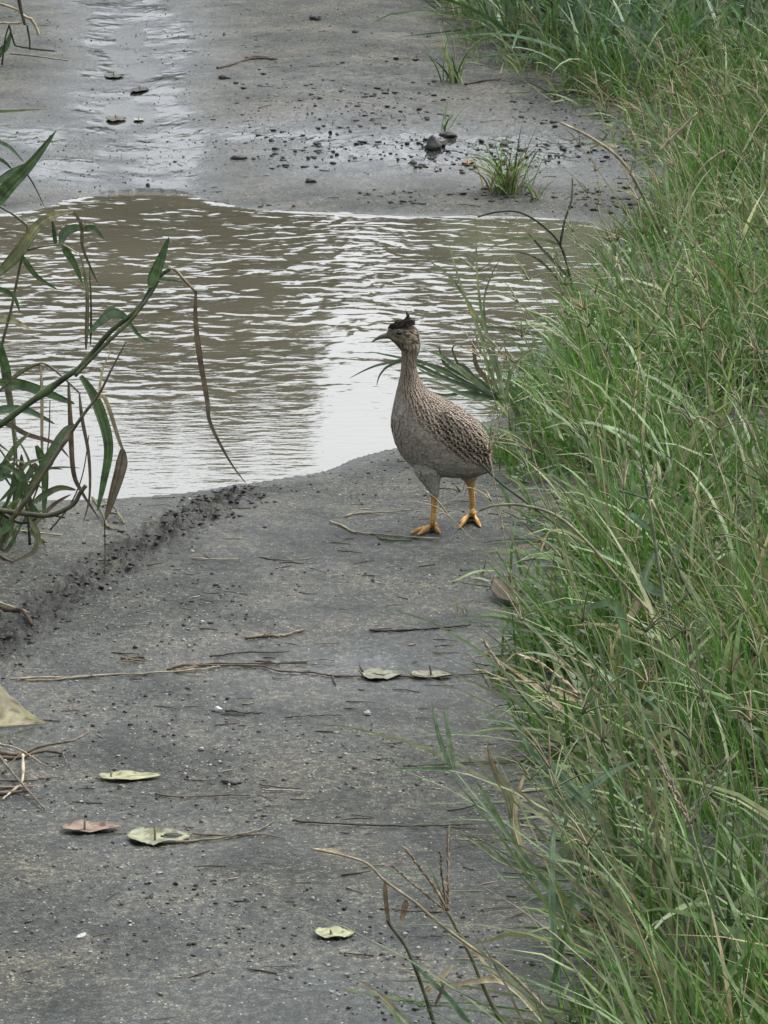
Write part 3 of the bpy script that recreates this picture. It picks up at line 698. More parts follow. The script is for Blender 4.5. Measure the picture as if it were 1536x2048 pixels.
# blades at the upper left edge
plant('reed_plant', 'two long pointed green leaves reaching up from the left edge', 'reed', 8.6, (-80, 850),
      [dict(p=[(-80, 800), (-50, 520), (-20, 420)], w=(8, 5), c=OLV)],
      [([(-20, 425), (10, 380), (60, 330), (112, 262)], 34, GRN, GRN2, 0, .3, .7),
       ([(-10, 370), (20, 345), (60, 325)], 14, BLU, GRN, .02),
       ([(-5, 283), (20, 295), (48, 325)], 9, BLU, BLU, .0),
       ([(40, 330), (65, 365), (92, 420)], 4, DRK, DRK, .03),
       ([(-20, 225), (30, 222), (90, 219)], 7, GRN, OLV, .03),
       ([(-10, 314), (10, 325), (25, 340)], 8, GRN2, DRK, .0)])
plant('dry_reed', 'broken straw coloured reed with dark stems at the top left corner', 'reed', 13.6, (20, 150),
      [dict(p=[(-30, 5), (0, 8), (30, 18), (52, 34), (64, 38)], w=(5, 5), c=STR),
       dict(p=[(-30, 48), (0, 46), (40, 46), (52, 34)], w=(5, 4), c=STR),
       dict(p=[(60, 36), (70, 50), (78, 70)], w=(7, 6), c=STR),
       dict(p=[(4, 130), (10, 80), (18, 50)], w=(4, 3), c=DRK),
       dict(p=[(18, 50), (28, 85), (35, 92), (70, 98), (110, 102)], w=(4, 4), c=DRK),
       dict(p=[(36, -10), (42, 20), (50, 50)], w=(9, 6), c=(.07, .06, .045)),
       dict(p=[(54, 50), (59, 80), (60, 100)], w=(4, 3), c=DRK),
       dict(p=[(20, 107), (70, 112), (135, 121)], w=(4, 3), c=(.2, .2, .15))],
      [([(0, 105), (14, 90), (22, 62)], 16, GRN, GRN2, .0), ([(-5, 120), (4, 100), (10, 90)], 8, GRN, GRN, .02)])

_r = random.Random(12); _lv = []
for _k in range(34):
    x0, y0 = _r.uniform(-60, 70), _r.uniform(960, 1085); a = _r.uniform(-2.6, -.35) if _r.random() < .7 else _r.uniform(.2, 2.4); L0 = _r.uniform(60, 190)*(1 if a < 0 else .35)
    x1, y1 = x0+math.cos(a)*L0*.55, y0+math.sin(a)*L0*.55; x2, y2 = x1+math.cos(a)*L0*.5+_r.uniform(-15, 20), y1+math.sin(a)*L0*.3+_r.uniform(0, 45)
    _lv.append(([(x0, y0), (x1, y1), (x2, min(y2, 1095))], _r.uniform(5, 19), _r.choice([GRN, GRN2, DRK, OLV, BRN, GRN2]), _r.choice([GRN2, BRN, DRK, OLV]), _r.uniform(-.05, .12)))
plant('cane_plant', 'low dark tangle of leaves and stalks at the water edge in the left corner', 'cane', 7.3, (-10, 1095),
      [dict(p=[(-40, 1090), (0, 1040), (25, 960), (30, 860)], w=(8, 3), c=DRK, c2=OLV), dict(p=[(60, 1090), (52, 1010), (20, 930), (-15, 880)], w=(7, 3), c=DRK, c2=OLV),
       dict(p=[(-20, 1010), (40, 1045), (90, 1030), (130, 1035)], w=(9, 5), c=DRK, c2=(.06, .05, .035)), dict(p=[(100, 1060), (140, 1010), (165, 950), (178, 870)], w=(4, 2), c=PUR, c2=BRN),
       dict(p=[(20, 1095), (70, 990), (95, 900), (100, 800)], w=(5, 2), c=OLV, c2=DRK)], _lv)
# ------------------------------------------------------------------ tufts standing alone
def tuft(px, py, label, n, hpx, wpx, seed, pal=GREENS, lean=(-1, 1), name='grass_tuft', cat='grass tuft', dry=.15, up=.6, bend=(.2, 1.1)):
    r = np.random.default_rng(seed); g = G(px, py); Yd = g[1]
    root = empty(name, g, label, cat, 'grass tufts standing on the mud')
    for i in range(n):
        az = r.uniform(0, 6.28); h = px2m(hpx, Yd)*r.uniform(.3, 1.05); wd = px2m(wpx, Yd)*r.uniform(.6, 1.2)
        l = r.uniform(*lean)
        x = np.array([g[0]+r.normal()*.02*min(1, n/50)+r.normal()*.006]); y = np.array([g[1]+r.normal()*.03*min(1, n/50)])
        az = 0. if l > 0 else math.pi
        az += r.normal()*.7
        isd = r.random() < dry
        col = pick(r, STRAW if isd else pal, 1)
        V, F, C = blades(x, y, np.array([h]), np.array([wd]), np.array([az]), np.array([abs(l)*up]), np.array([r.uniform(*bend)]), col, 7, np.array([g[2]-.003]), None, int(r.integers(1e6)))
        link('blade', mesh_np('blade', V-g, F, np.clip(C, .01, .8)), M_dry if isd else M_grass, root)
    return root
tuft(1015, 385, 'bushy green tuft alone on the wet mud beyond the puddle', 110, 150, 4.2, 1, up=.55, bend=(.1, 1.6))
tuft(905, 165, 'thin upright green tuft at the left corner of the upper bank', 34, 130, 4.5, 2, up=.5, bend=(.1, 1.2))
tuft(890, 262, 'sparse tuft with one upright blade beside the low dark clod', 9, 90, 4.5, 3, up=.8)
tuft(1075, 400, 'low pale tuft right of the bushy tuft near the far shore', 12, 70, 4, 5, up=1., dry=.4)
tuft(985, 925, 'small fresh green tuft just behind the bird tail', 14, 80, 5, 6, up=.7)
tuft(930, 985, 'tiny dark sprig on the ground between the bird legs', 5, 45, 4, 7, pal=np.array([[.05, .08, .035]]), up=1.1, dry=0)
tuft(925, 1228, 'small brown green sprig on the mud left of the curled brown leaf', 6, 55, 4, 8, up=1., dry=.4)
tuft(990, 1375, 'upright narrow tuft at the bank edge near the two pale leaves', 12, 150, 6, 9, up=.45, dry=.3)
tuft(965, 1150, 'low grey tuft at the bank edge below the bird tail', 10, 50, 4, 10, up=1.1, dry=.3)

tuft(-15, 1085, 'green grassy tuft at the foot of the canes on the left edge', 30, 170, 14, 11, up=.7)
# fallen blades and seed stems behind and around the bird
def clump(name, label, cat, Yd, base, strokes, group=None, default=OLV):
    """strokes: (points, width px, colour, colour2, kind)"""
    low = max((p for q in strokes for p in q[0]), key=lambda p: p[1]); Yd = min(Yd, G(low[0], low[1])[1]-.01)
    b = W(*base, Yd); b = np.array([b[0], b[1], hz(b[0], b[1])]); root = empty(name, b, label, cat, group)
    for s in strokes:
        s = (s[0], s[1]*1.35)+tuple(s[2:])
        P = stroke_pts(s[0], Yd+random.uniform(-.02, .02), 6); kind = s[4] if len(s) > 4 else 'blade'
        if kind == 'blade':
            me = blade_mesh('blade', P, px2m(s[1], Yd), s[2], s[3], .15, .8, (random.uniform(-.4, .4), -1, random.uniform(0, .7)), random.uniform(.2, .5), random.uniform(-.8, .8), origin=b)
            link('blade', me, M_vein, root)
        elif kind == 'stem':
            link('stem', stem_mesh('stem', P, px2m(s[1], Yd)/2, px2m(s[1], Yd)/2*.6, s[2], s[3], 6, origin=b), M_dry, root)
        elif kind == 'spike':
            # finger spike with tiny grains
            bf = Buf(); V, F = tube(P, px2m(s[1], Yd)/2*.45, 4); bf.add(V, F, s[2])
            rr_ = np.random.default_rng(len(P)*7+int(P[0, 0]*1e4) % 97)
            for q in np.linspace(0, .98, 26):
                i = q*(len(P)-1); a_ = P[int(i)]*(1-i % 1)+P[min(int(i)+1, len(P)-1)]*(i % 1)
                tdir = P[min(int(i)+1, len(P)-1)]-P[max(int(i)-0, 0)]; tdir = tdir/(np.linalg.norm(tdir)+1e-9)
                sd2 = rr_.normal(size=3); sd2 /= np.linalg.norm(sd2); ln = px2m(s[1], Yd)
                Q = np.array([a_, a_+(tdir*.8+sd2*.6)*ln*.5, a_+(tdir*1.3+sd2*.7)*ln])
                V, F = tube(Q, np.array([.25, .5, .1])*ln*.55, 4); bf.add(V, F, np.array(s[3])*rr_.uniform(.8, 1.2))
            link('seed_spike', bf.mesh('seed_spike', b), M_dry, root)
    return root
D2 = (.05, .075, .04); D3 = (.085, .11, .065)
clump('grass_clump', 'dark wiry grass clump hanging over the water behind the bird neck', 'grass clump', 7.95, (985, 800), [
    ([(1000, 790), (940, 765), (880, 735), (800, 715), (738, 703)], 7, D2, D2),
    ([(990, 790), (900, 750), (830, 720), (770, 727), (735, 738), (698, 757)], 6, D3, DRK),
    ([(985, 790), (900, 760), (820, 725), (780, 731), (760, 750), (753, 772)], 6, D2, DRK),
    ([(990, 785), (930, 755), (890, 728), (878, 690)], 8, DRK, D2),
    ([(985, 790), (915, 735), (880, 712), (842, 698)], 9, D3, D3),
    ([(980, 800), (920, 770), (860, 750), (835, 735)], 7, D2, D3), ([(980, 800), (930, 790), (870, 765), (840, 760)], 7, D3, D3),
    ([(980, 780), (925, 740), (905, 700), (912, 690)], 5, D2, DRK), ([(985, 770), (955, 735), (948, 700), (946, 676)], 8, BRN, DRK),
    ([(1000, 790), (975, 730), (965, 690), (950, 650)], 5, D3, OLV), ([(990, 800), (940, 785), (890, 790), (850, 780)], 6, D2, D2),
    ([(1000, 800), (960, 760), (920, 745), (870, 690)], 5, D2, D3), ([(995, 800), (965, 780), (930, 735), (905, 730)], 10, D2, DRK),
    ([(1010, 800), (1020, 750), (1040, 720), (1070, 700)], 6, D3, OLV), ([(1000, 800), (985, 750), (1000, 700), (1020, 672)], 6, OLV, D3)])
clump('seed_grass', 'tall leaning grass stems crossing the water right of the bird head', 'seed grass', 7.9, (1010, 820), [
    ([(1010, 800), (992, 735), (960, 665), (925, 580), (895, 480)], 7, (.12, .15, .09), OLV),
    ([(1000, 760), (985, 700), (965, 640), (955, 560), (952, 480), (955, 455)], 5, D3, OLV),
    ([(1005, 760), (980, 680), (940, 610), (905, 560), (870, 530), (842, 512)], 5, (.12, .15, .09), D3),
    ([(1000, 740), (975, 670), (968, 600), (985, 545), (1000, 520)], 4, D3, DRK), ([(960, 655), (1000, 655), (1040, 662), (1065, 672)], 4, DRK, DRK),
    ([(990, 740), (960, 700), (950, 665), (930, 645)], 4, OLV, OLV)])
clump('seed_grass', 'arching dark grass stems over the far right corner of the water', 'seed grass', 9.3, (1150, 640), [
    ([(1150, 600), (1125, 500), (1090, 455), (1040, 425), (995, 424), (955, 434)], 4, DRK, DRK, 'stem'),
    ([(1120, 490), (1130, 440), (1143, 400), (1145, 355)], 4, DRK, OLV, 'stem'),
    ([(1120, 490), (1080, 478), (1020, 480), (965, 505)], 5, D2, OLV), ([(1140, 560), (1085, 500), (1055, 465)], 6, DRK, DRK),
    ([(1150, 600), (1090, 530), (1050, 508), (1012, 502)], 4, DRK, DRK), ([(1160, 620), (1125, 560), (1110, 500), (1090, 470)], 4, D3, OLV)])
clump('bent_stem', 'long pale stem arching from beside the bird feet down into the bank', 'grass stem', 7.0, (1370, 1420), [
    ([(1400, 1400), (1360, 1300), (1310, 1235), (1270, 1192), (1240, 1160), (1170, 1080), (1110, 1030), (1040, 1010), (985, 1012), (958, 1022)], 6, STR, OLV, 'stem'),
    ([(1280, 1195), (1262, 1230), (1240, 1262), (1222, 1305)], 15, (.2, .19, .13), STR), ([(1285, 1200), (1315, 1240), (1340, 1275), (1362, 1300)], 13, (.24, .2, .13), STR),
    ([(1170, 1085), (1130, 1062), (1100, 1063), (1080, 1090)], 4, STR, OLV)])
clump('bent_stem', 'dark thin stem slanting from the bird tail into the bank', 'grass stem', 7.35, (1240, 1260), [
    ([(1240, 1200), (1180, 1110), (1120, 1055), (1060, 1010), (1000, 965), (965, 930)], 5, OLV, DRK, 'stem'),
    ([(1060, 1010), (1040, 970), (1010, 950)], 6, GRN, OLV)])
clump('seed_grass', 'brown fingered seed head over the mud at the bottom centre', 'seed grass', 5.0, (1010, 2060), [
    ([(1010, 2060), (975, 1990), (940, 1910), (895, 1822)], 8, OLV, (.17, .15, .1), 'stem'),
    ([(897, 1822), (896, 1760), (895, 1662)], 7, (.2, .16, .11), (.24, .19, .13), 'spike'), ([(895, 1822), (868, 1775), (812, 1698)], 7, (.16, .13, .09), (.2, .16, .11), 'spike'),
    ([(893, 1822), (840, 1780), (785, 1733)], 5, (.13, .1, .07), (.17, .13, .09), 'spike'), ([(893, 1822), (885, 1760), (880, 1706)], 5, (.13, .1, .07), (.17, .13, .09), 'spike'),
    ([(895, 1824), (830, 1822), (758, 1817)], 5, (.13, .1, .07), (.17, .13, .09), 'spike'), ([(895, 1822), (870, 1760), (845, 1705)], 4, D3, D3)])
clump('dry_stalk', 'long broken straw stalk slanting across the bottom centre', 'dry stalk', 5.1, (1130, 2060), [
    ([(1130, 2060), (1060, 1985), (1000, 1930), (940, 1893), (870, 1840), (830, 1805), (770, 1762), (735, 1728), (690, 1712), (625, 1698)], 6, STR, (.24, .2, .14), 'stem'),
    ([(1100, 2060), (1040, 1990), (990, 1950), (950, 1905), (900, 1870)], 8, (.38, .34, .24), STR), ([(770, 1764), (772, 1800), (778, 1845), (792, 1870)], 8, BRN, BRN),
    ([(812, 1800), (806, 1830), (800, 1850)], 11, BRN, (.2, .16, .11)), ([(690, 1712), (660, 1702), (628, 1697)], 9, STR, STR),
    ([(850, 1985), (880, 1960), (905, 1930)], 12, (.18, .14, .1), STR), ([(1050, 1990), (1000, 1960), (940, 1965), (860, 1978)], 12, (.25, .22, .15), (.2, .16, .1))])
clump('seed_grass', 'brown tipped blade pointing up left from the bottom edge', 'seed grass', 4.8, (860, 2100), [
    ([(860, 2090), (800, 2030), (760, 1990), (705, 1955)], 9, D3, (.1, .07, .05)), ([(810, 2090), (790, 2030), (760, 2000)], 9, BLU, OLV)])
clump('seed_grass', 'slender green brown stem rising from the bottom edge below the seed head', 'seed grass', 4.95, (880, 2100), [
    ([(880, 2090), (850, 1990), (815, 1900), (780, 1850), (775, 1840)], 7, D3, BRN, 'stem'), ([(960, 2080), (900, 2000), (850, 1950), (820, 1920)], 10, BLU, BLU), ([(870, 2010), (885, 1975), (880, 1960)], 6, BRN, BRN)])
clump('leaning_grass', 'stiff three pronged grass top leaning over the mud right of centre', 'grass', 5.6, (1200, 1960), [
    ([(1200, 1940), (1120, 1810), (1060, 1730), (1000, 1650), (950, 1590), (905, 1536)], 11, GRN2, D3), ([(905, 1538), (880, 1480), (863, 1402)], 8, BLU, D3), ([(907, 1538), (897, 1470), (889, 1415)], 9, D3, (.12, .16, .1)),
    ([(905, 1538), (860, 1538), (783, 1538)], 7, GRN2, BLU), ([(1010, 1660), (975, 1600), (950, 1560)], 8, GRN, D3)])
clump('leaning_grass', 'dark tipped curved blade behind the three pronged grass top', 'grass', 5.7, (1060, 1760), [
    ([(1060, 1760), (1040, 1700), (1020, 1600), (990, 1540), (974, 1490)], 18, D3, (.10, .075, .05)), ([(1060, 1740), (1030, 1640), (1045, 1560), (1062, 1530)], 9, STR, (.2, .15, .1)),
    ([(1070, 1750), (1000, 1720), (960, 1690), (900, 1655)], 8, D3, OLV)])
clump('leaning_grass', 'pale upright ribbon blade rising from the lower bank', 'grass', 5.3, (1110, 1990), [
    ([(1120, 2000), (1105, 1850), (1103, 1750), (1108, 1660), (1125, 1632)], 14, BLU, (.13, .18, .12)), ([(1100, 1990), (1140, 1820), (1170, 1700), (1160, 1640)], 9, GRN2, D3)])
clump('leaning_grass', 'broad pale green leaf blade pointing up left in the middle of the bank', 'grass', 6.0, (1300, 1800), [
    ([(1290, 1790), (1200, 1640), (1130, 1570), (1060, 1500), (1030, 1450), (940, 1436)], 10, D3, BLU), ([(1160, 1600), (1110, 1540), (1065, 1500)], 20, (.13, .19, .12), BLU),
    ([(1155, 1590), (1200, 1560), (1240, 1535), (1280, 1520)], 12, BLU, BLU), ([(1150, 1590), (1130, 1650), (1120, 1700)], 7, BLU, GRN)])
clump('seed_grass', 'pale fingered seed head standing against the lower right bank', 'seed grass', 5.6, (1500, 2000), [
    ([(1500, 2000), (1450, 1850), (1400, 1720), (1380, 1645)], 7, (.14, .2, .1), (.2, .23, .14), 'stem'), ([(1380, 1648), (1350, 1580), (1308, 1500)], 7, (.25, .22, .15), (.27, .24, .17), 'spike'),
    ([(1380, 1648), (1352, 1600), (1322, 1535)], 6, (.22, .18, .12), (.24, .2, .14), 'spike'), ([(1382, 1648), (1420, 1580), (1470, 1510)], 7, (.22, .22, .15), (.24, .24, .17), 'spike'),
    ([(1382, 1648), (1410, 1570), (1450, 1520)], 6, (.22, .22, .15), (.24, .24, .17), 'spike')])
clump('seed_grass', 'tall pale stem with short side sprays in the middle right bank', 'seed grass', 6.4, (1360, 1560), [
    ([(1380, 1500), (1345, 1300), (1320, 1150), (1298, 1000)], 7, (.14, .18, .11), (.2, .22, .14), 'stem'), ([(1298, 1000), (1290, 960), (1280, 915)], 5, OLV, BLU, 'spike'),
    ([(1298, 998), (1305, 960), (1312, 935)], 5, STR, STR, 'spike'), ([(1300, 1000), (1270, 990), (1238, 982)], 4, BLU, BLU, 'spike'), ([(1302, 1000), (1325, 1050), (1345, 1110)], 5, STR, OLV, 'stem'),
    ([(1345, 1110), (1375, 1070), (1380, 1060)], 6, BLU, GRN), ([(1345, 1110), (1365, 1160), (1385, 1200)], 5, OLV, GRN, 'stem'), ([(1300, 1060), (1265, 1030), (1255, 1022)], 9, BLU, BLU), ([(1330, 1190), (1290, 1165), (1312, 1100), (1318, 1090)], 14, BLU, D3)])
clump('leaning_grass', 'long horizontal pale blades crossing the edge of the bank below the brown leaf', 'grass', 6.5, (1250, 1450), [
    ([(1250, 1440), (1160, 1290), (1080, 1265), (1010, 1255), (942, 1252)], 6, GRN, BLU), ([(1270, 1440), (1240, 1225), (1180, 1212), (1110, 1218)], 16, GRN, BLU),
    ([(1230, 1450), (1150, 1400), (1080, 1370), (1020, 1360), (975, 1355)], 6, STR, STR), ([(1220, 1500), (1150, 1440), (1090, 1420), (1000, 1398)], 8, GRN2, BLU), ([(1150, 1440), (1080, 1380), (1040, 1350), (965, 1300)], 8, STR, (.3, .25, .18))])
clump('seed_grass', 'brown tipped seed spikes hanging over the bank edge near the lower leaves', 'seed grass', 6.2, (1180, 1640), [
    ([(1180, 1600), (1120, 1480), (1060, 1410), (1020, 1362)], 7, D3, OLV, 'stem'), ([(1020, 1362), (985, 1310), (968, 1285)], 6, STR, STR, 'spike'), ([(1020, 1362), (980, 1348), (955, 1340)], 5, STR, STR, 'spike'),
    ([(1020, 1362), (1090, 1368), (1150, 1390)], 6, STR, STR, 'spike'), ([(1160, 1390), (1100, 1340), (1045, 1312)], 7, STR, (.36, .3, .21), 'spike')])
clump('seed_grass', 'olive stems leaning left in the tall grass at the upper right', 'seed grass', 10.5, (1340, 520), [
    ([(1345, 520), (1300, 420), (1250, 330), (1190, 280), (1120, 245)], 6, OLV, STR, 'stem'), ([(1350, 520), (1335, 380), (1325, 260), (1318, 190)], 7, (.12, .17, .1), OLV), ([(1320, 300), (1350, 270), (1395, 225)], 5, STR, STR, 'stem'), ([(1325, 250), (1300, 220), (1285, 195)], 9, BLU, GRN),
    ([(1345, 500), (1380, 380), (1410, 330), (1450, 300)], 5, OLV, STR, 'stem')])

# ------------------------------------------------------------------ things lying on the track
def ground_path(pts, n=6, lift=.002):
    Q = np.array([G(p[0], p[1], lift+(p[2] if len(p) > 2 else 0)) for p in pts]); Q = catmull(Q, n)
    Q[:, 2] = np.maximum(Q[:, 2], height(Q[:, 0], Q[:, 1])+lift*.6); return Q
def twig(name, label, cat, paths, mat=None):
    P0 = G(*paths[0][0][0][:2]); b = P0; multi = len(paths) > 1
    root = empty(name, b, label, cat) if multi else None
    for i, (pts, wpx, c) in enumerate(paths):
        P = ground_path(pts); rr_ = np.random.default_rng(i+abs(int(pts[0][0]))); P[:, 2] += np.abs(rr_.normal(size=len(P)))*.0006
        R = px2m(wpx, P0[1])/2*np.linspace(1.1, .6, len(P))*(1+.15*rr_.normal(size=len(P)))
        V, F = tube(P, np.abs(R), 6); me = mesh_np('twig', V-b, F, np.array(c))
        if multi: link('twig_piece', me, mat or M_dry, root)
        else:
            o = link(name, me, mat or M_dry); o.location = tuple(b); tag(o, label, cat)
twig('ground_vine', 'long dry runner lying right across the mud in the lower middle', 'vine', [
    ([(20, 1362), (80, 1358), (150, 1358), (220, 1352), (300, 1350), (400, 1341), (440, 1336)], 5, (.30, .27, .19)),
    ([(50, 1364), (120, 1362), (170, 1353), (200, 1360)], 4, (.22, .19, .13)),
    ([(335, 1342), (360, 1333), (400, 1334), (440, 1334), (520, 1335), (560, 1345), (620, 1348), (665, 1354), (720, 1355), (740, 1352)], 5, (.11, .085, .06)),
    ([(340, 1338), (380, 1336), (420, 1331), (520, 1330), (615, 1330)], 4, (.07, .055, .04)), ([(350, 1345), (380, 1340), (395, 1337)], 9, (.14, .11, .08)),
    ([(665, 1354), (668, 1366), (672, 1372)], 4, (.06, .05, .035)), ([(732, 1352), (722, 1338), (720, 1328)], 4, (.12, .1, .07)), ([(510, 1325), (545, 1328), (560, 1333)], 4, (.08, .06, .045)),
    ([(740, 1352), (820, 1356), (900, 1354), (985, 1348)], 4, (.10, .08, .05))])
twig('twig', 'thin dark twig just above the dry runner', 'twig', [([(420, 1316), (450, 1312), (485, 1308), (540, 1308), (578, 1306)], 4, (.06, .05, .038))])
twig('twig', 'short knobbly pale twig above the middle of the runner', 'twig', [([(490, 1279), (530, 1274), (560, 1275), (595, 1266), (608, 1262)], 7, (.20, .17, .12)), ([(530, 1276), (538, 1270), (545, 1272)], 7, (.1, .08, .06))])
twig('twig', 'tiny heap of brown stalks above the left part of the runner', 'twig', [([(243, 1318), (262, 1322), (290, 1325)], 5, (.13, .1, .07)), ([(250, 1323), (275, 1316), (292, 1322)], 4, (.1, .08, .05)), ([(245, 1326), (270, 1326), (284, 1330)], 3, (.17, .14, .1))])
twig('twig', 'long straight dark stalk pointing into the lower bank', 'twig', [([(585, 1645), (640, 1649), (720, 1653), (820, 1656), (900, 1654), (945, 1651)], 4, (.045, .04, .03))])
twig('twig', 'forked stalk lying right of the round holed leaf', 'twig', [([(350, 1688), (430, 1681), (480, 1672), (520, 1662), (548, 1645)], 5, (.19, .17, .12)), ([(385, 1671), (440, 1674), (520, 1673), (570, 1680)], 5, (.15, .12, .08))])
twig('twig', 'thin brown twig below the long pale leaf', 'twig', [([(310, 1590), (335, 1595), (380, 1597), (440, 1594), (500, 1594)], 4, (.10, .08, .06))])
twig('twig', 'pale thin stalk in front of the bird toes', 'twig', [([(660, 1046), (685, 1054), (703, 1065), (720, 1068), (770, 1072), (830, 1077), (878, 1080)], 5, (.30, .27, .18)), ([(690, 1036), (712, 1030), (760, 1028), (820, 1022)], 4, (.22, .2, .14))])
twig('twig', 'short green brown sliver below the pale stalk by the bird', 'twig', [([(755, 1078), (785, 1083), (825, 1083)], 5, (.09, .12, .06))])
twig('twig', 'dark wet stick lying left of the lower bank near the small sprig', 'twig', [([(740, 1264), (790, 1264), (850, 1261), (900, 1257), (942, 1252)], 5, (.05, .045, .038))])
twig('twig', 'thin pale straw on the mud below the tyre trail', 'twig', [([(383, 1118), (420, 1121), (480, 1121)], 3, (.3, .27, .2))])
twig('twig', 'short dark twig near the white pebble', 'twig', [([(450, 1425), (470, 1425), (490, 1430), (525, 1428)], 4, (.04, .035, .03))])
twig('twig', 'faint brown twig between the white pebble and the grey stone', 'twig', [([(570, 1438), (610, 1435), (650, 1434), (685, 1434)], 3, (.09, .08, .06))])
twig('twig', 'pair of pale splinters right of the crumbly lump', 'twig', [([(520, 1572), (560, 1578), (600, 1580)], 4, (.12, .1, .08)), ([(530, 1584), (570, 1583), (610, 1586)], 3, (.4, .38, .32))])
twig('twig', 'ragged brown twig on the track near the top centre', 'twig', [([(435, 138), (460, 132), (490, 122), (520, 118), (555, 120)], 6, (.09, .07, .055)), ([(492, 120), (510, 116), (535, 117)], 8, (.07, .05, .04))])
twig('twig', 'brown stalk debris on the upper bank edge', 'twig', [([(930, 170), (965, 163), (1000, 160)], 5, (.06, .05, .04))])
twig('dry_stalk', 'brown dead stalk pile at the left edge under the yellow leaf', 'dry stalk', [
    ([(-10, 1508), (40, 1512), (80, 1510, .01), (120, 1503, .01), (150, 1497, .01), (178, 1484, .012)], 8, (.14, .11, .08)), ([(-10, 1520), (40, 1518), (90, 1512, .005), (130, 1512)], 9, (.12, .095, .07)),
    ([(-10, 1505, .01), (40, 1520, .012), (95, 1538)], 5, (.28, .23, .16)), ([(-5, 1528, .012), (35, 1570, .006), (88, 1620)], 6, (.14, .12, .09)),
    ([(46, 1528, .01), (46, 1560, .003), (40, 1575)], 8, (.36, .31, .22)), ([(45, 1572), (25, 1585), (5, 1602)], 7, (.33, .29, .21)), ([(-5, 1565), (60, 1564), (122, 1558)], 4, (.08, .06, .045)),
    ([(-5, 1578), (30, 1578), (72, 1575)], 5, (.2, .17, .12)), ([(5, 1552), (22, 1538, .006), (42, 1524, .01)], 4, (.1, .08, .06)), ([(124, 1512, .006), (132, 1531)], 4, (.1, .08, .06)), ([(-5, 1590), (30, 1588), (60, 1583)], 8, (.13, .1, .08))])
twig('dry_stalk', 'dark curved dead leaf at the left edge beside the tyre trail', 'dry stalk', [([(-10, 1226, .012), (20, 1238, .012), (45, 1245, .01), (64, 1250)], 11, (.06, .045, .03)), ([(-10, 1220, .012), (20, 1235, .016), (60, 1248, .01)], 6, (.3, .26, .18))])
twig('dry_stalk', 'pale straw lying on the mud below the lower cane', 'dry stalk', [([(20, 1060), (60, 1067), (125, 1073)], 5, (.34, .31, .2)), ([(-5, 1110), (15, 1122), (28, 1126)], 6, (.13, .11, .08))])
twig('twig', 'curled stems at the tip of the lower cane on the mud', 'twig', [([(212, 1040, .01), (235, 1042, .01), (250, 1052)], 5, (.17, .15, .1)), ([(198, 1037, .02), (225, 1025, .01), (248, 1048)], 5, (.14, .13, .08)), ([(185, 1020, .02), (205, 1040, .008), (215, 1058)], 6, (.12, .11, .07)), ([(212, 1050), (222, 1060), (238, 1062)], 4, (.1, .09, .06))])

# scattered small stalks
def scatter_stalks(n=520):
    r = np.random.default_rng(77); bf = Buf(); k = 0
    while k < n:
        y = 4.4+11*r.random()**1.2; x = r.uniform(-1, 1)*(.0868*y)
        if x > grass_edge(y)+.05 or pond_sd(np.array([x]), np.array([y]))[0] < .03: continue
        near = math.exp(-max(grass_edge(y)-x, 0)/.35)
        if r.random() > .35+.65*near: continue
        L_ = r.uniform(.008, .045); az = r.normal()*.5+(math.pi if r.random() < .5 else 0); c, s = math.cos(az), math.sin(az)
        P = np.array([[x+c*L_*(t-.5), y+s*L_*(t-.5)+r.normal()*.001, 0] for t in (0, .5, 1)]); P[:, 2] = height(P[:, 0], P[:, 1])+.0012
        V, F = tube(P, r.uniform(.0004, .0010)*np.array([1, 1, .6]), 4)
        bf.add(V, F, pick(r, np.array([[.05, .04, .03], [.12, .1, .07], [.28, .25, .18]]), 1, [.5, .3, .2])[0]); k += 1
    tag(link('plant_litter', bf.mesh('plant_litter'), M_dry), 'fine bits of stalk littered over the mud', 'litter', kind='stuff')
scatter_stalks()

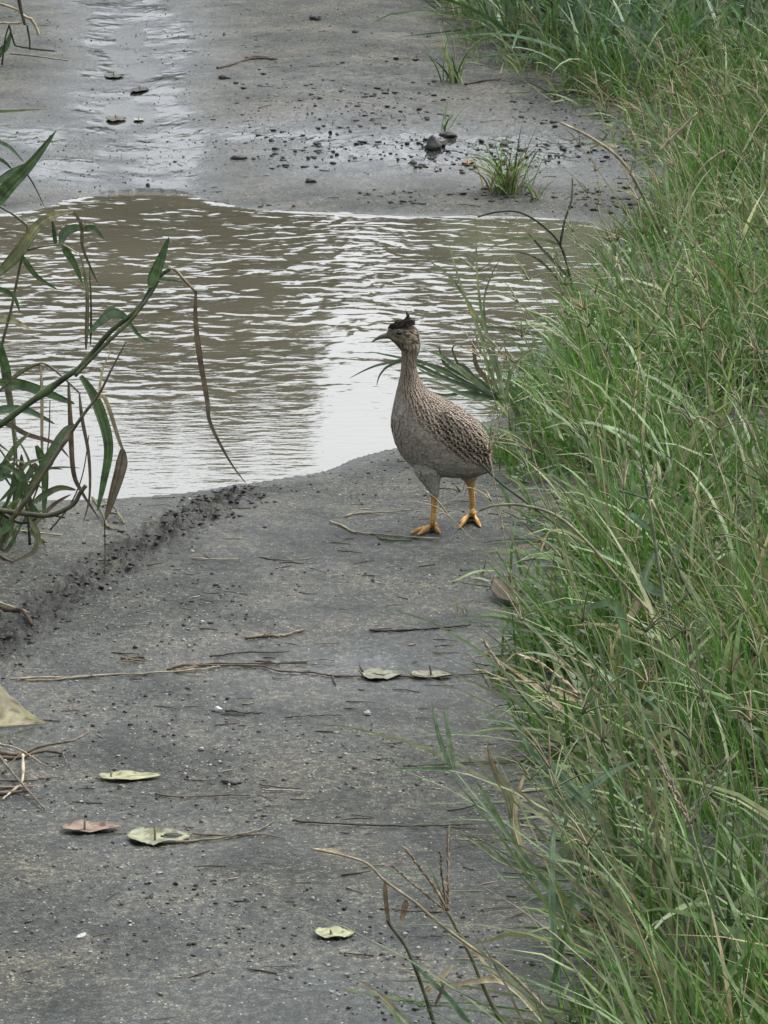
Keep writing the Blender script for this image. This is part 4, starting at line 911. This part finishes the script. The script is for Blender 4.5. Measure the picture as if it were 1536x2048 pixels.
# fallen leaves
def fallen(px, py, wpx, dpx, label, col, col2, seed, curl=.15, rot=0., hole=None, stalk=None, tall=0., tri=False):
    """a leaf lying on the mud: wpx wide, dpx deep on the ground (pixels as seen)"""
    r = np.random.default_rng(seed); g = G(px, py); Yd = g[1]
    a_ = px2m(wpx, Yd)/2; b_ = px2m(dpx, Yd)/2/math.sin(math.atan2(CAMZ, Yd))
    nu, nv = 22, 12; U = np.linspace(-1, 1, nu); VV = np.linspace(-1, 1, nv); pts = []; cols = []
    for i, u in enumerate(U):
        wv = (1-abs(u)**2.2)**.62*(1-.28*u)+.02
        if tri: wv = max(1-abs(u), .02)
        wv *= 1+.06*math.sin(u*5+seed)+.06*r.normal()
        for j, v in enumerate(VV):
            x, y = u*a_, v*wv*b_
            z = curl*a_*(u*u*.7+.5*v*v*wv)+.0007*math.sin(u*7+v*3+seed)+tall*(v+1)/2*wv*a_+.0022*max(abs(v)-.45, 0)*(1+math.sin(u*6+seed*2))*(1 if v > 0 else .6)
            pts.append((x*math.cos(rot)-y*math.sin(rot), x*math.sin(rot)+y*math.cos(rot), z))
            m_ = fbm(np.array([u*1.0+seed]), np.array([v*1.0]), 2.2, seed)[0]+.5
            c = np.array(col)*(1-m_)+np.array(col2)*m_
            if abs(v) < .1: c = c*1.15
            if abs(v) > .88: c = c*.6
            sp = fbm(np.array([u*3.+seed*5]), np.array([v*2.]), 2., seed+50, 3)[0]
            if sp > .13: c = c*.5*np.array([1., .85, .7])
            c = c*(1+.10*math.cos(abs(v)*9+u*16))
            cols.append(c)
    F = []
    for i in range(nu-1):
        for j in range(nv-1):
            if hole:
                uu, v2 = (U[i]+U[i+1])/2, (VV[j]+VV[j+1])/2
                if ((uu-hole[0])/hole[2])**2+((v2-hole[1])/hole[3])**2 < 1: continue
            a0 = i*nv+j; F.append((a0, a0+nv, a0+nv+1, a0+1))
    root = empty('fallen_leaf', g, label, 'leaf', 'leaves fallen on the mud')
    me = mesh_np('leaf_blade', np.array(pts)+(0, 0, .0025), F, np.array(cols))
    o = link('leaf_blade', me, M_leaf, root)
    sm = o.modifiers.new('thickness', 'SOLIDIFY'); sm.thickness = .0006
    st = stalk or (0, 0, -.1, 0, .5)
    P = np.array([[st[0]*a_, st[1]*b_, .002], [(st[0]*.6+st[2]*.4)*a_, (st[1]*.5+st[3]*.5)*b_, .003+st[4]*a_*.6], [st[2]*a_, st[3]*b_, .002+st[4]*a_]])
    P = catmull(P, 4); V, F = tube(P, np.linspace(.0016, .0011, len(P)), 6)
    link('leaf_stalk', mesh_np('leaf_stalk', V, F, np.array((.13, .12, .07))), M_dry, root)
    return root
PY = (.24, .25, .15); PG = (.17, .185, .125); RD = (.13, .075, .06)
fallen(260, 1557, 130, 16, 'long pale yellow green leaf lying flat at the left of the track', PY, (.25, .26, .15), 1, .06, .03, stalk=(-.6, -.3, -.58, .3, .16))
fallen(182, 1660, 125, 20, 'reddish curled leaf with an upright stalk near the lower left', RD, (.22, .18, .13), 2, .10, .06, stalk=(-.2, -.3, -.2, 0, .32))
fallen(318, 1677, 134, 30, 'rounded pale green leaf with a ragged hole at the lower left', PG, PY, 3, .05, .02, hole=(.38, .1, .34, .42), stalk=(-.1, -.6, -.12, -.2, .42))
fallen(671, 1871, 88, 20, 'small pale yellow leaf near the bottom centre', PY, (.26, .27, .16), 4, .08, 0, stalk=(-.2, -.4, -.25, -.1, .22))
fallen(764, 1353, 82, 20, 'grey green leaf caught on the runner in the lower middle', (.15, .165, .12), (.19, .2, .14), 5, .08, 0, stalk=(-1, 0, -1.2, .2, .2))
fallen(862, 1353, 84, 13, 'narrow pale leaf right of the leaf caught on the runner', (.17, .165, .12), (.19, .18, .13), 6, .06, 0)
fallen(-10, 1452, 214, 24, 'large mottled yellow leaf standing half upright at the left edge', (.25, .26, .12), (.13, .11, .08), 7, .05, -.06, tri=True, tall=.62, stalk=(-.6, .5, -.7, .9, .9))
fallen(1014, 1202, 58, 26, 'curled brown leaf at the bank edge below the bird', (.07, .05, .02), (.035, .026, .014), 8, .5, .3, tall=.7)
fallen(1150, 1418, 56, 30, 'small olive yellow leaf half buried in the bank grass', (.13, .11, .03), (.06, .05, .02), 9, .3, .4, tall=.7)
fallen(232, 240, 40, 8, 'dark wet leaf with a pale edge lying in the wheel rut', (.06, .06, .05), (.09, .09, .07), 10, .08, .1)
fallen(228, 154, 38, 7, 'small dark leaf higher up in the wheel rut', (.05, .055, .05), (.07, .07, .06), 11, .08, .085)
fallen(280, 181, 34, 9, 'crumpled black leaf scrap beside the wet streak', (.035, .035, .03), (.05, .05, .04), 12, .08, -.2)
fallen(278, 241, 22, 4, 'tiny white leaf scrap in the wheel rut', (.3, .3, .27), (.3, .3, .27), 13, .1, 0)
fallen(935, 327, 22, 8, 'small reddish leaf scrap on the far wet mud', (.22, .10, .06), (.16, .09, .06), 14, .3, 0)

# ------------------------------------------------------------------ the bird
def build_bird():
    foot = G(855, 1064)
    Y0 = foot[1]+.012                       # middle plane of the body
    def Zp(zx, zy, dy=0.):                  # from the enlarged crop of the bird to a world point
        return W(660+zx/3.84, 580+zy/3.84, Y0+dy)
    root = empty('bird', foot, 'speckled brown crested ground bird walking left on orange legs', 'bird')
    parts = []
    def ellipsoid_ring_loft(rings, ny=28):
        """rings: (top xy, bottom xy, half depth, depth offset)"""
        T = catmull(np.array([Zp(*r_[0]) for r_ in rings]), 5); Bm = catmull(np.array([Zp(*r_[1]) for r_ in rings]), 5)
        D = catmull(np.array([[r_[2], r_[3] if len(r_) > 3 else 0, 0] for r_ in rings]), 5)
        n = len(T); ang = np.arange(ny)*2*np.pi/ny; V = []
        for i in range(n):
            c = (T[i]+Bm[i])/2; up = (T[i]-Bm[i])/2
            for a in ang:
                V.append(c+up*math.cos(a)+np.array([0, D[i, 0]*math.sin(a)+D[i, 1], 0]))
        V = np.array(V); F = []
        for i in range(n-1):
            for j in range(ny):
                a = i*ny+j; b = i*ny+(j+1) % ny; F.append((a, b, b+ny, a+ny))
        k = len(V); V = np.vstack([V, (T[0]+Bm[0])/2, (T[-1]+Bm[-1])/2])
        for j in range(ny):
            F.append((k, (j+1) % ny, j)); F.append((k+1, (n-1)*ny+j, (n-1)*ny+(j+1) % ny))
        return V, F
    body_r = [((1236, 1345), (1215, 1385), .004), ((1238, 1290), (1180, 1410), .012), ((1226, 1190), (1110, 1432), .026), ((1185, 1085), (990, 1440), .040), ((1085, 975), (830, 1425), .050),
              ((960, 885), (668, 1375), .055), ((840, 818), (560, 1275), .053), ((755, 768), (495, 1150), .046), ((715, 722), (470, 1020), .038), ((690, 682), (482, 910), .030),
              ((673, 635), (512, 770), .023), ((662, 570), (540, 650), .0185), ((672, 500), (549, 540), .017), ((687, 440), (545, 462), .0175), ((686, 375), (515, 428), .0190),
              ((672, 315), (478, 392), .0190), ((630, 268), (452, 372), .0165), ((560, 258), (440, 362), .0130), ((492, 276), (432, 352), .0085), ((448, 304), (424, 344), .0045)]
    V, F = ellipsoid_ring_loft(body_r); parts.append((V, F))
    # folded wings
    for s in (-1, 1):
        wing = [((770, 930), (760, 970), .003, s*.030), ((890, 895), (800, 1090), .009, s*.041), ((1020, 965), (860, 1220), .013, s*.041), ((1120, 1060), (960, 1275), .013, s*.035), ((1195, 1160), (1080, 1290), .011, s*.024), ((1228, 1270), (1190, 1330), .004, s*.010)]
        V, F = ellipsoid_ring_loft(wing, 16); parts.append((V, F))
    def leg(thigh, shank, dy0, dy1, g_foot, toes, hind):
        P = [Zp(x, y, dy0) for x, y in thigh[:1]]+[Zp(x, y, dy1) for x, y in thigh[1:]]
        P = catmull(P, 6); R = catmull(np.array([[q, 0, 0] for q in leg_r]), 6)[:, 0]
        V, F = tube(P, R, 14, .9); parts.append((V, [tuple(f) for f in F]))
        S_ = [Zp(x, y, dy1) for x, y in shank]+[np.array([g_foot[0], g_foot[1], g_foot[2]+.007])]
        S_ = catmull(S_, 6); R = catmull(np.array([[q, 0, 0] for q in [.0060, .0056, .0050, .0050, .0060]][:len(shank)+1]), 6)[:, 0]
        V, F = tube(S_, R[:len(S_)], 10, 1.0); parts.append((V, [tuple(f) for f in F]))
        for tp in toes:
            tip = G(*tp[:2]); a0 = np.array([g_foot[0], g_foot[1], g_foot[2]+.006]); zt = max(tip[2], g_foot[2]-.001)
            tip[2] = zt+.0022
            m1 = a0*.6+tip*.4; m1[2] = g_foot[2]*.6+zt*.4+.0062; m2 = a0*.25+tip*.75; m2[2] = zt*.75+g_foot[2]*.25+.0045
            T = catmull([a0, m1, m2, tip], 5); R = np.interp(np.linspace(0, 1, len(T)), [0, .2, .45, .75, .92, 1], [.0052, .0043, .0042, .0035, .0022, .001])
            V, F = tube(T, R, 8); parts.append((V, [tuple(f) for f in F]))
    leg_r = [.030, .0265, .0185, .0100, .0070]
    gA = G(866, 1061); 
    leg([(750, 1200), (752, 1340), (772, 1440), (797, 1530), (799, 1580)], [(800, 1570), (800, 1650), (793, 1730), (788, 1790)], -.010, -.016, G(660+790/3.84, 580+1842/3.84),
        [(660+612/3.84, 580+1882/3.84), (660+672/3.84, 580+1892/3.84), (660+848/3.84, 580+1880/3.84), (660+822/3.84, 580+1812/3.84)], False)
    leg_r = [.028, .0235, .0165, .0090, .0067]
    leg([(1030, 1210), (1050, 1340), (1068, 1420), (1080, 1475), (1082, 1510)], [(1082, 1500), (1090, 1590), (1092, 1680), (1090, 1720)], .010, .024, G(660+1092/3.84, 580+1752/3.84),
        [(660+985/3.84, 580+1845/3.84), (660+998/3.84, 580+1798/3.84), (660+1157/3.84, 580+1832/3.84), (660+1120/3.84, 580+1722/3.84)], True)
    allV = []; allF = []; n0 = 0
    for V, F in parts:
        allV.extend([tuple(v) for v in (np.asarray(V)-foot)]); allF.extend([tuple(int(i)+n0 for i in f) for f in F]); n0 += len(V)
    tmp = bpy.data.meshes.new('tmp'); tmp.from_pydata(allV, [], allF); tmp.update()
    to = bpy.data.objects.new('tmp', tmp); COL.objects.link(to)
    rm_ = to.modifiers.new('r', 'REMESH'); rm_.mode = 'VOXEL'; rm_.voxel_size = .0016; rm_.adaptivity = 0
    sm = to.modifiers.new('s', 'SMOOTH'); sm.factor = .5; sm.iterations = 6
    dg = bpy.context.evaluated_depsgraph_get(); me = bpy.data.meshes.new_from_object(to.evaluated_get(dg)); me.name = 'body'
    bpy.data.objects.remove(to); bpy.data.meshes.remove(tmp)
    n = len(me.vertices); co = np.zeros(n*3, np.float32); me.vertices.foreach_get('co', co); co = co.reshape(-1, 3)
    no = np.zeros(n*3, np.float32); me.vertex_normals.foreach_get('vector', no); no = no.reshape(-1, 3)
    me.polygons.foreach_set('use_smooth', np.ones(len(me.polygons), bool))
    # back to the crop's coordinates, to lay out the plumage on the body
    P = co+foot
    def crop(P):
        d = P-np.array([0, 0, CAMZ]); f_ = d[:, 1]*CP-d[:, 2]*SP; u_ = d[:, 1]*SP+d[:, 2]*CP
        px_ = 768+d[:, 0]/f_*FPX; py_ = 1024-u_/f_*FPX
        return (px_-660)*3.84, (py_-580)*3.84
    Pm = P.copy(); Pm[:, 1] = Y0
    zx, zy = crop(Pm)
    def plumage(zx, zy):
        """colour, pattern strength and kind over the body (0 plain grey, 1 spotted back, 2 streaked neck)"""
        n_ = len(zx)
        # line between grey breast and patterned back: from throat down to the flank
        lx = np.interp(zy, [400, 500, 600, 720, 850, 950, 1050, 1150, 1230, 1300, 1400], [500, 540, 548, 540, 590, 660, 760, 860, 960, 1100, 1230])
        back = sstep(-60, 70, zx-lx)
        head = 1-sstep(400, 470, zy)
        neck = (1-sstep(720, 850, zy))*(1-head)
        return back, neck, head
    back, neck, head = plumage(zx, zy)
    grey = np.array([.225, .198, .164]); buff = np.array([.19, .155, .115]); dark = np.array([.026, .020, .016]); belly = np.array([.27, .255, .218]); orange = np.array([.36, .205, .065])
    C = grey[None]*np.ones((n, 1))
    bl = sstep(1150, 1330, zy)[:, None]; C = C*(1-bl)+belly*bl
    mixb = (back*.55)[:, None]; C = C*(1-mixb)+(buff*.5+dark*.5)*mixb
    # neck streaks
    fb = np.sin(zy*.42+6*fbm(zx, zy, .02, 15))*(.5+.5*np.sign(fbm(zx, zy, .05, 16)))*sstep(1250, 900, zy)*(zy > 800); C = C*(1-.22*fb.clip(0, 1))[:, None]
    st = sstep(.0, .12, fbm(zx*1.0, zy*.16, .085, 5, 3))
    nk = (neck*sstep(-10, 60, zx-545))[:, None]; C = C*(1-nk)+nk*(dark*st[:, None]+buff*(1-st[:, None]))
    # head: pale face, streaked cheek, dark cap and eye line
    fs = sstep(-.02, .1, fbm(zx, zy*.7, .05, 9, 3))[:, None]
    face = np.array([.135, .115, .075])*(1-.75*fs)+dark*.75*fs; hd = head[:, None]; C = C*(1-hd)+face*hd
    lore = np.exp(-((zy-(352+.25*(zx-460)))/13)**2)*(zx < 600); C = C*(1-.6*(lore*head)[:, None])+np.array([.24, .21, .14])*.6*(lore*head)[:, None]
    eyel = np.exp(-((zy-(326+.02*(zx-530)))/9)**2)*(zx < 590)*(zx > 470); C = C*(1-.6*(eyel*head)[:, None])+dark*.6*(eyel*head)[:, None]
    cap = (sstep(0, 14, (288-.12*(zx-560))-zy)*(zx > 430)); cap = np.maximum(cap, sstep(300, 285, zy)); C = C*(1-cap[:, None])+dark*.8*cap[:, None]
    # crown to nape behind
    og = (zy > 1488)*1.; near_leg = zx < 930; og = np.where(near_leg, sstep(1548, 1568, zy), sstep(1478, 1498, zy))[:, None]
    scale_ = ((1+.2*np.sin(zy*.30))*(1-.4*sstep(1780, 1880, zy))*(1+.9*fbm(zx, zy, .03, 71)))[:, None]; C = C*(1-og)+orange*scale_*og
    a_ = me.color_attributes.new('Col', 'FLOAT_COLOR', 'POINT'); c4 = np.ones((n, 4), np.float32); c4[:, :3] = np.clip(C, .01, .8); a_.data.foreach_set('color', c4.ravel())
    m, N, L, B = newmat('plumage'); at = N.new('ShaderNodeAttribute'); at.attribute_name = 'Col'; tc = N.new('ShaderNodeTexCoord')
    f = noise(N, L, tc.outputs['Object'], 260, 3); rr_ = ramp(N, L, f, [(.35, (.65, .65, .65)), (.65, (1.3, 1.3, 1.3))])
    L.new(mixc(N, L, 1., at.outputs['Color'], rr_.outputs[0], 'MULTIPLY'), B.inputs['Base Color']); B.inputs['Roughness'].default_value = .75; B.inputs['Specular IOR Level'].default_value = .2
    bp_ = N.new('ShaderNodeBump'); bp_.inputs['Distance'].default_value = .0008; bp_.inputs['Strength'].default_value = .6; L.new(noise(N, L, tc.outputs['Object'], 420, 3), bp_.inputs['Height']); L.new(bp_.outputs[0], B.inputs['Normal'])
    link('body', me, m, root)
    # ---- feathers
    r = np.random.default_rng(9)
    area_ok = (og[:, 0] < .05) & ~((np.abs(zx-750) < 200) & (zy > 1150) & (zy < 1330) & (no[:, 2] > .5))
    cand = np.where(area_ok)[0]
    wgt = np.where((zy[cand] < 820), 1.5, 1.); order = r.permutation(cand)
    chosen = []; grid = {}
    for i in order:
        p = co[i]; sp = .0036 if zy[i] < 450 else (.0044 if zy[i] < 850 else .0064)
        key = tuple((p/.0064).astype(int)); ok = True
        for dx in (-1, 0, 1):
            for dy in (-1, 0, 1):
                for dz in (-1, 0, 1):
                    for q in grid.get((key[0]+dx, key[1]+dy, key[2]+dz), ()):
                        if ((p-q)**2).sum() < sp*sp: ok = False; break
                    if not ok: break
                if not ok: break
            if not ok: break
        if ok: grid.setdefault(key, []).append(p); chosen.append(i)
    ch = np.array(chosen); cz = zy[ch]; cx = zx[ch]
    # lie of the feathers: down the neck, then back along the body
    ax = np.interp(cz, [250, 420, 600, 800, 1000, 1200, 1400], [.9, .25, .05, .35, .75, .85, .8])
    belly_ = sstep(0, 200, (cz-1000)-(cx-500)*.55)
    dx_ = ax*(1-.45*belly_); dz_ = -np.sqrt(np.clip(1-dx_**2, .02, 1))
    hd_ = cz < 400; dx_ = np.where(hd_, .95, dx_); dz_ = np.where(hd_, -.25, dz_)
    Dv = np.stack([dx_, 0*dx_, dz_], 1); Nn = no[ch]; Dv -= Nn*(Dv*Nn).sum(1)[:, None]; Dv /= np.linalg.norm(Dv, axis=1)[:, None]+1e-9
    Dv += r.normal(size=Dv.shape)*.10; Dv -= Nn*(Dv*Nn).sum(1)[:, None]; Dv /= np.linalg.norm(Dv, axis=1)[:, None]+1e-9
    Sv = np.cross(Nn, Dv)
    bk, nk_, hd2 = back[ch], neck[ch], head[ch]
    Ln = np.interp(cz, [300, 430, 700, 900, 1200, 1380, 1450], [.006, .0085, .0120, .0135, .0155, .012, .006])*r.uniform(.85, 1.2, len(ch)); Wf = Ln*np.interp(cz, [300, 700, 900], [.34, .34, .60])
    rows_ = np.array([0, .3, .6, .85, 1.]); prof = np.array([.45, .9, 1., .75, .15]); lift = np.array([-.03, .03, .06, .075, .07])
    V = []; UV = []; Cc = []
    K = len(ch)
    VV = np.zeros((K, 5, 3, 3)); 
    for a in range(5):
        for b in range(3):
            VV[:, a, b] = co[ch]+Dv*(Ln*rows_[a])[:, None]+Sv*(Wf*.5*prof[a]*(b-1))[:, None]+Nn*(Ln*lift[a]*(.25+.75*bk)*(1-.5*nk_)+(Wf*.10*(.2+.8*bk) if b == 1 else 0)+.0002)[:, None]
    # feather colours are worked out on the mesh: dark centre, buff fringe, bars
    uu = np.tile(np.array([-1, 0, 1.])[None, None], (K, 5, 1)); vv = np.tile(rows_[None, :, None], (K, 1, 3)); kind = np.zeros((K, 5, 3))
    kind[:] = np.clip(bk*(1-hd2)+nk_*.0, 0, 1)[:, None, None]
    UVa = np.stack([uu, vv, kind], -1).reshape(-1, 3)
    basec = np.clip(C[ch], .01, .8)*(1+.045*r.normal(size=(K, 1)))
    pn = fbm(cx, cz*.12, .075, 405, 2)+.12*r.normal(size=K) > .0; nh = np.clip(nk_+hd2*.75, 0, 1)*sstep(-15, 50, cx-540)*(cz > 300); pc = np.where(pn[:, None], dark[None]*.5, buff[None]*1.75)
    basec = basec*(1-.8*nh[:, None])+pc*.8*nh[:, None]
    Ca = np.repeat(basec, 15, 0)
    base = (np.arange(K)*15)[:, None, None]+(np.arange(4)*3)[None, :, None]+np.arange(2)[None, None]
    Ff = np.stack([base, base+1, base+4, base+3], -1).reshape(-1, 4)
    fm = mesh_np('feathers', VV.reshape(-1, 3), Ff, np.clip(Ca, .01, .8), UVa)
    m, N, L, B = newmat('feather_vane'); at = N.new('ShaderNodeAttribute'); at.attribute_name = 'Col'; fu = N.new('ShaderNodeAttribute'); fu.attribute_name = 'fuv'
    sx = N.new('ShaderNodeSeparateXYZ'); L.new(fu.outputs['Vector'], sx.inputs[0])
    au = math_(N, L, 'ABSOLUTE', sx.outputs[0])
    tc = N.new('ShaderNodeTexCoord'); jn = noise(N, L, tc.outputs['Object'], 300, 2)
    edge = math_(N, L, 'ADD', au, math_(N, L, 'MULTIPLY', math_(N, L, 'SUBTRACT', jn, .5), .5))
    bar = math_(N, L, 'SINE', math_(N, L, 'MULTIPLY', math_(N, L, 'ADD', sx.outputs[1], math_(N, L, 'MULTIPLY', au, .15)), 21.))
    barm = math_(N, L, 'GREATER_THAN', bar, .15)
    cen = math_(N, L, 'LESS_THAN', edge, .42)
    dkm = math_(N, L, 'MAXIMUM', math_(N, L, 'MULTIPLY', cen, math_(N, L, 'LESS_THAN', sx.outputs[1], .82)), math_(N, L, 'MULTIPLY', barm, math_(N, L, 'LESS_THAN', edge, .72)))
    patt = mixc(N, L, dkm, (.27, .222, .165), (.020, .015, .011))
    mt = N.new('ShaderNodeMapping'); mt.inputs['Scale'].default_value = (1, 1, 2.2); L.new(tc.outputs['Object'], mt.inputs[0]); mv = ramp(N, L, noise(N, L, mt.outputs[0], 170, 4, .7), [(.38, (.62, .60, .57)), (.62, (1.25, 1.25, 1.25))])
    L.new(mixc(N, L, sx.outputs[2], mixc(N, L, 1., at.outputs['Color'], mv.outputs[0], 'MULTIPLY'), patt), B.inputs['Base Color']); B.inputs['Roughness'].default_value = .7; B.inputs['Specular IOR Level'].default_value = .2
    tag(link('feathers', fm, m, root), kind='stuff')
    # ---- beak
    top = catmull([Zp(318, 398), Zp(345, 372), Zp(385, 345), Zp(425, 330), Zp(470, 322)], 5); bot = catmull([Zp(322, 402), Zp(355, 388), Zp(395, 376), Zp(440, 374), Zp(480, 378)], 5)
    P = (top+bot)/2; R = np.linalg.norm(top-bot, axis=1)/2; R[0] = .0007
    V, F = tube(P, R, 10, .75); mcol = np.linspace(0, 1, len(P)); cc = np.array([.045, .043, .04])[None]*(1-mcol[:, None])+np.array([.10, .09, .065])[None]*mcol[:, None]
    mb, N, L, B = newmat('horn'); at = N.new('ShaderNodeAttribute'); at.attribute_name = 'Col'; L.new(at.outputs['Color'], B.inputs['Base Color']); B.inputs['Roughness'].default_value = .4
    link('beak', mesh_np('beak', V-foot, F, np.vstack([np.repeat(cc, 10, 0), cc[0], cc[-1]])), mb, root)
    # ---- eyes
    me_, N, L, B = newmat('eye_black'); B.inputs['Base Color'].default_value = (.012, .01, .008, 1); B.inputs['Roughness'].default_value = .08
    mr_, N, L, B = newmat('eye_ring'); B.inputs['Base Color'].default_value = (.16, .14, .095, 1); B.inputs['Roughness'].default_value = .7
    for s in (-1, 1):
        c = Zp(530, 327, s*.0158)-foot
        V = IV*.0032*np.array([1.15, .7, .85]); import bmesh
        b = bmesh.new(); bmesh.ops.create_icosphere(b, subdivisions=3, radius=1); V = np.array([v.co[:] for v in b.verts])*.0042*np.array([1.25, .75, .85]); F = np.array([[v.index for v in f.verts] for f in b.faces]); b.free()
        eye = link('eye', mesh_np('eye', V+c+np.array([0, s*.0006, 0]), F), me_, root)
        ang = np.linspace(0, 2*np.pi, 21)[:-1]; ring = np.array([c+np.array([math.cos(a)*.0062, s*.0004, math.sin(a)*.0048]) for a in ang]); ring = np.vstack([ring, ring[:1]])
        V, F = tube(ring, .0009, 5); link('eye_ring', mesh_np('eye_ring', V, F), mr_, root)
    # ---- crest: narrow feathers swept back from the forehead
    bf = Buf(); r = np.random.default_rng(4)
    for i in range(110):
        t = r.random(); q_ = r.random(); bx = 446+t*165; by = 292-t*22-q_*np.interp(t, [0, .35, .8, 1], [2, 20, 40, 22])+r.normal()*3; dy = r.normal()*.006
        L_ = r.uniform(40, 75); a0 = math.radians(r.uniform(5, 40)*(1-.75*t))
        P = catmull([Zp(bx, by+8, dy), Zp(bx+L_*.5*math.cos(a0), by-L_*.5*math.sin(a0)-8, dy*1.2), Zp(min(bx+L_*math.cos(a0), 655), by-L_*math.sin(a0)*.75+r.normal()*4, dy*1.3)], 4)
        V, F = ribbon(P, leafw(len(P), .0042, .3, .8), (0, -1, .5), .4, r.uniform(-.5, .5)); c = np.array([.034, .026, .020])*r.uniform(.5, 2.0)
        if r.random() < .15: c = np.array([.22, .18, .13])
        bf.add(V-foot, F, c)
    for pts in ([(600, 245), (592, 200), (580, 145)], [(620, 250), (606, 205), (592, 165)], [(560, 240), (600, 200), (612, 190)], [(610, 262), (640, 240), (652, 262)]):
        P = catmull([Zp(*q) for q in pts], 5); V, F = ribbon(P, leafw(len(P), .0034, .3, .8), (0, -1, .2), .4); bf.add(V-foot, F, (.03, .024, .018))
    link('crest', bf.mesh('crest'), M_dry, root)
    # ---- short tail coverts and the pale flank tuft
    for k, (pts, wd, c) in enumerate([([(1150, 1270), (1205, 1330), (1232, 1400)], 30, (.10, .08, .055)), ([(1120, 1280), (1180, 1350), (1205, 1410)], 34, (.13, .11, .08)), ([(1180, 1230), (1225, 1300), (1240, 1375)], 26, (.09, .07, .05)),
                                      ([(1050, 1265), (1110, 1310), (1165, 1350)], 34, (.17, .15, .11)), ([(980, 1240), (1020, 1262), (1070, 1275)], 26, (.04, .033, .026))]):
        dy = -.028 if k >= 3 else r.normal()*.006
        if k == 4: dy = -.046
        P = catmull([Zp(*q, dy) for q in pts], 5); V, F = ribbon(P, leafw(len(P), wd/4531, .3, .8), (0, -1, .3), .25)
        link('tail_feather' if k < 3 else 'flank_feather', mesh_np('tail_feather', V-foot, F, np.array(c)), M_dry, root)
build_bird()
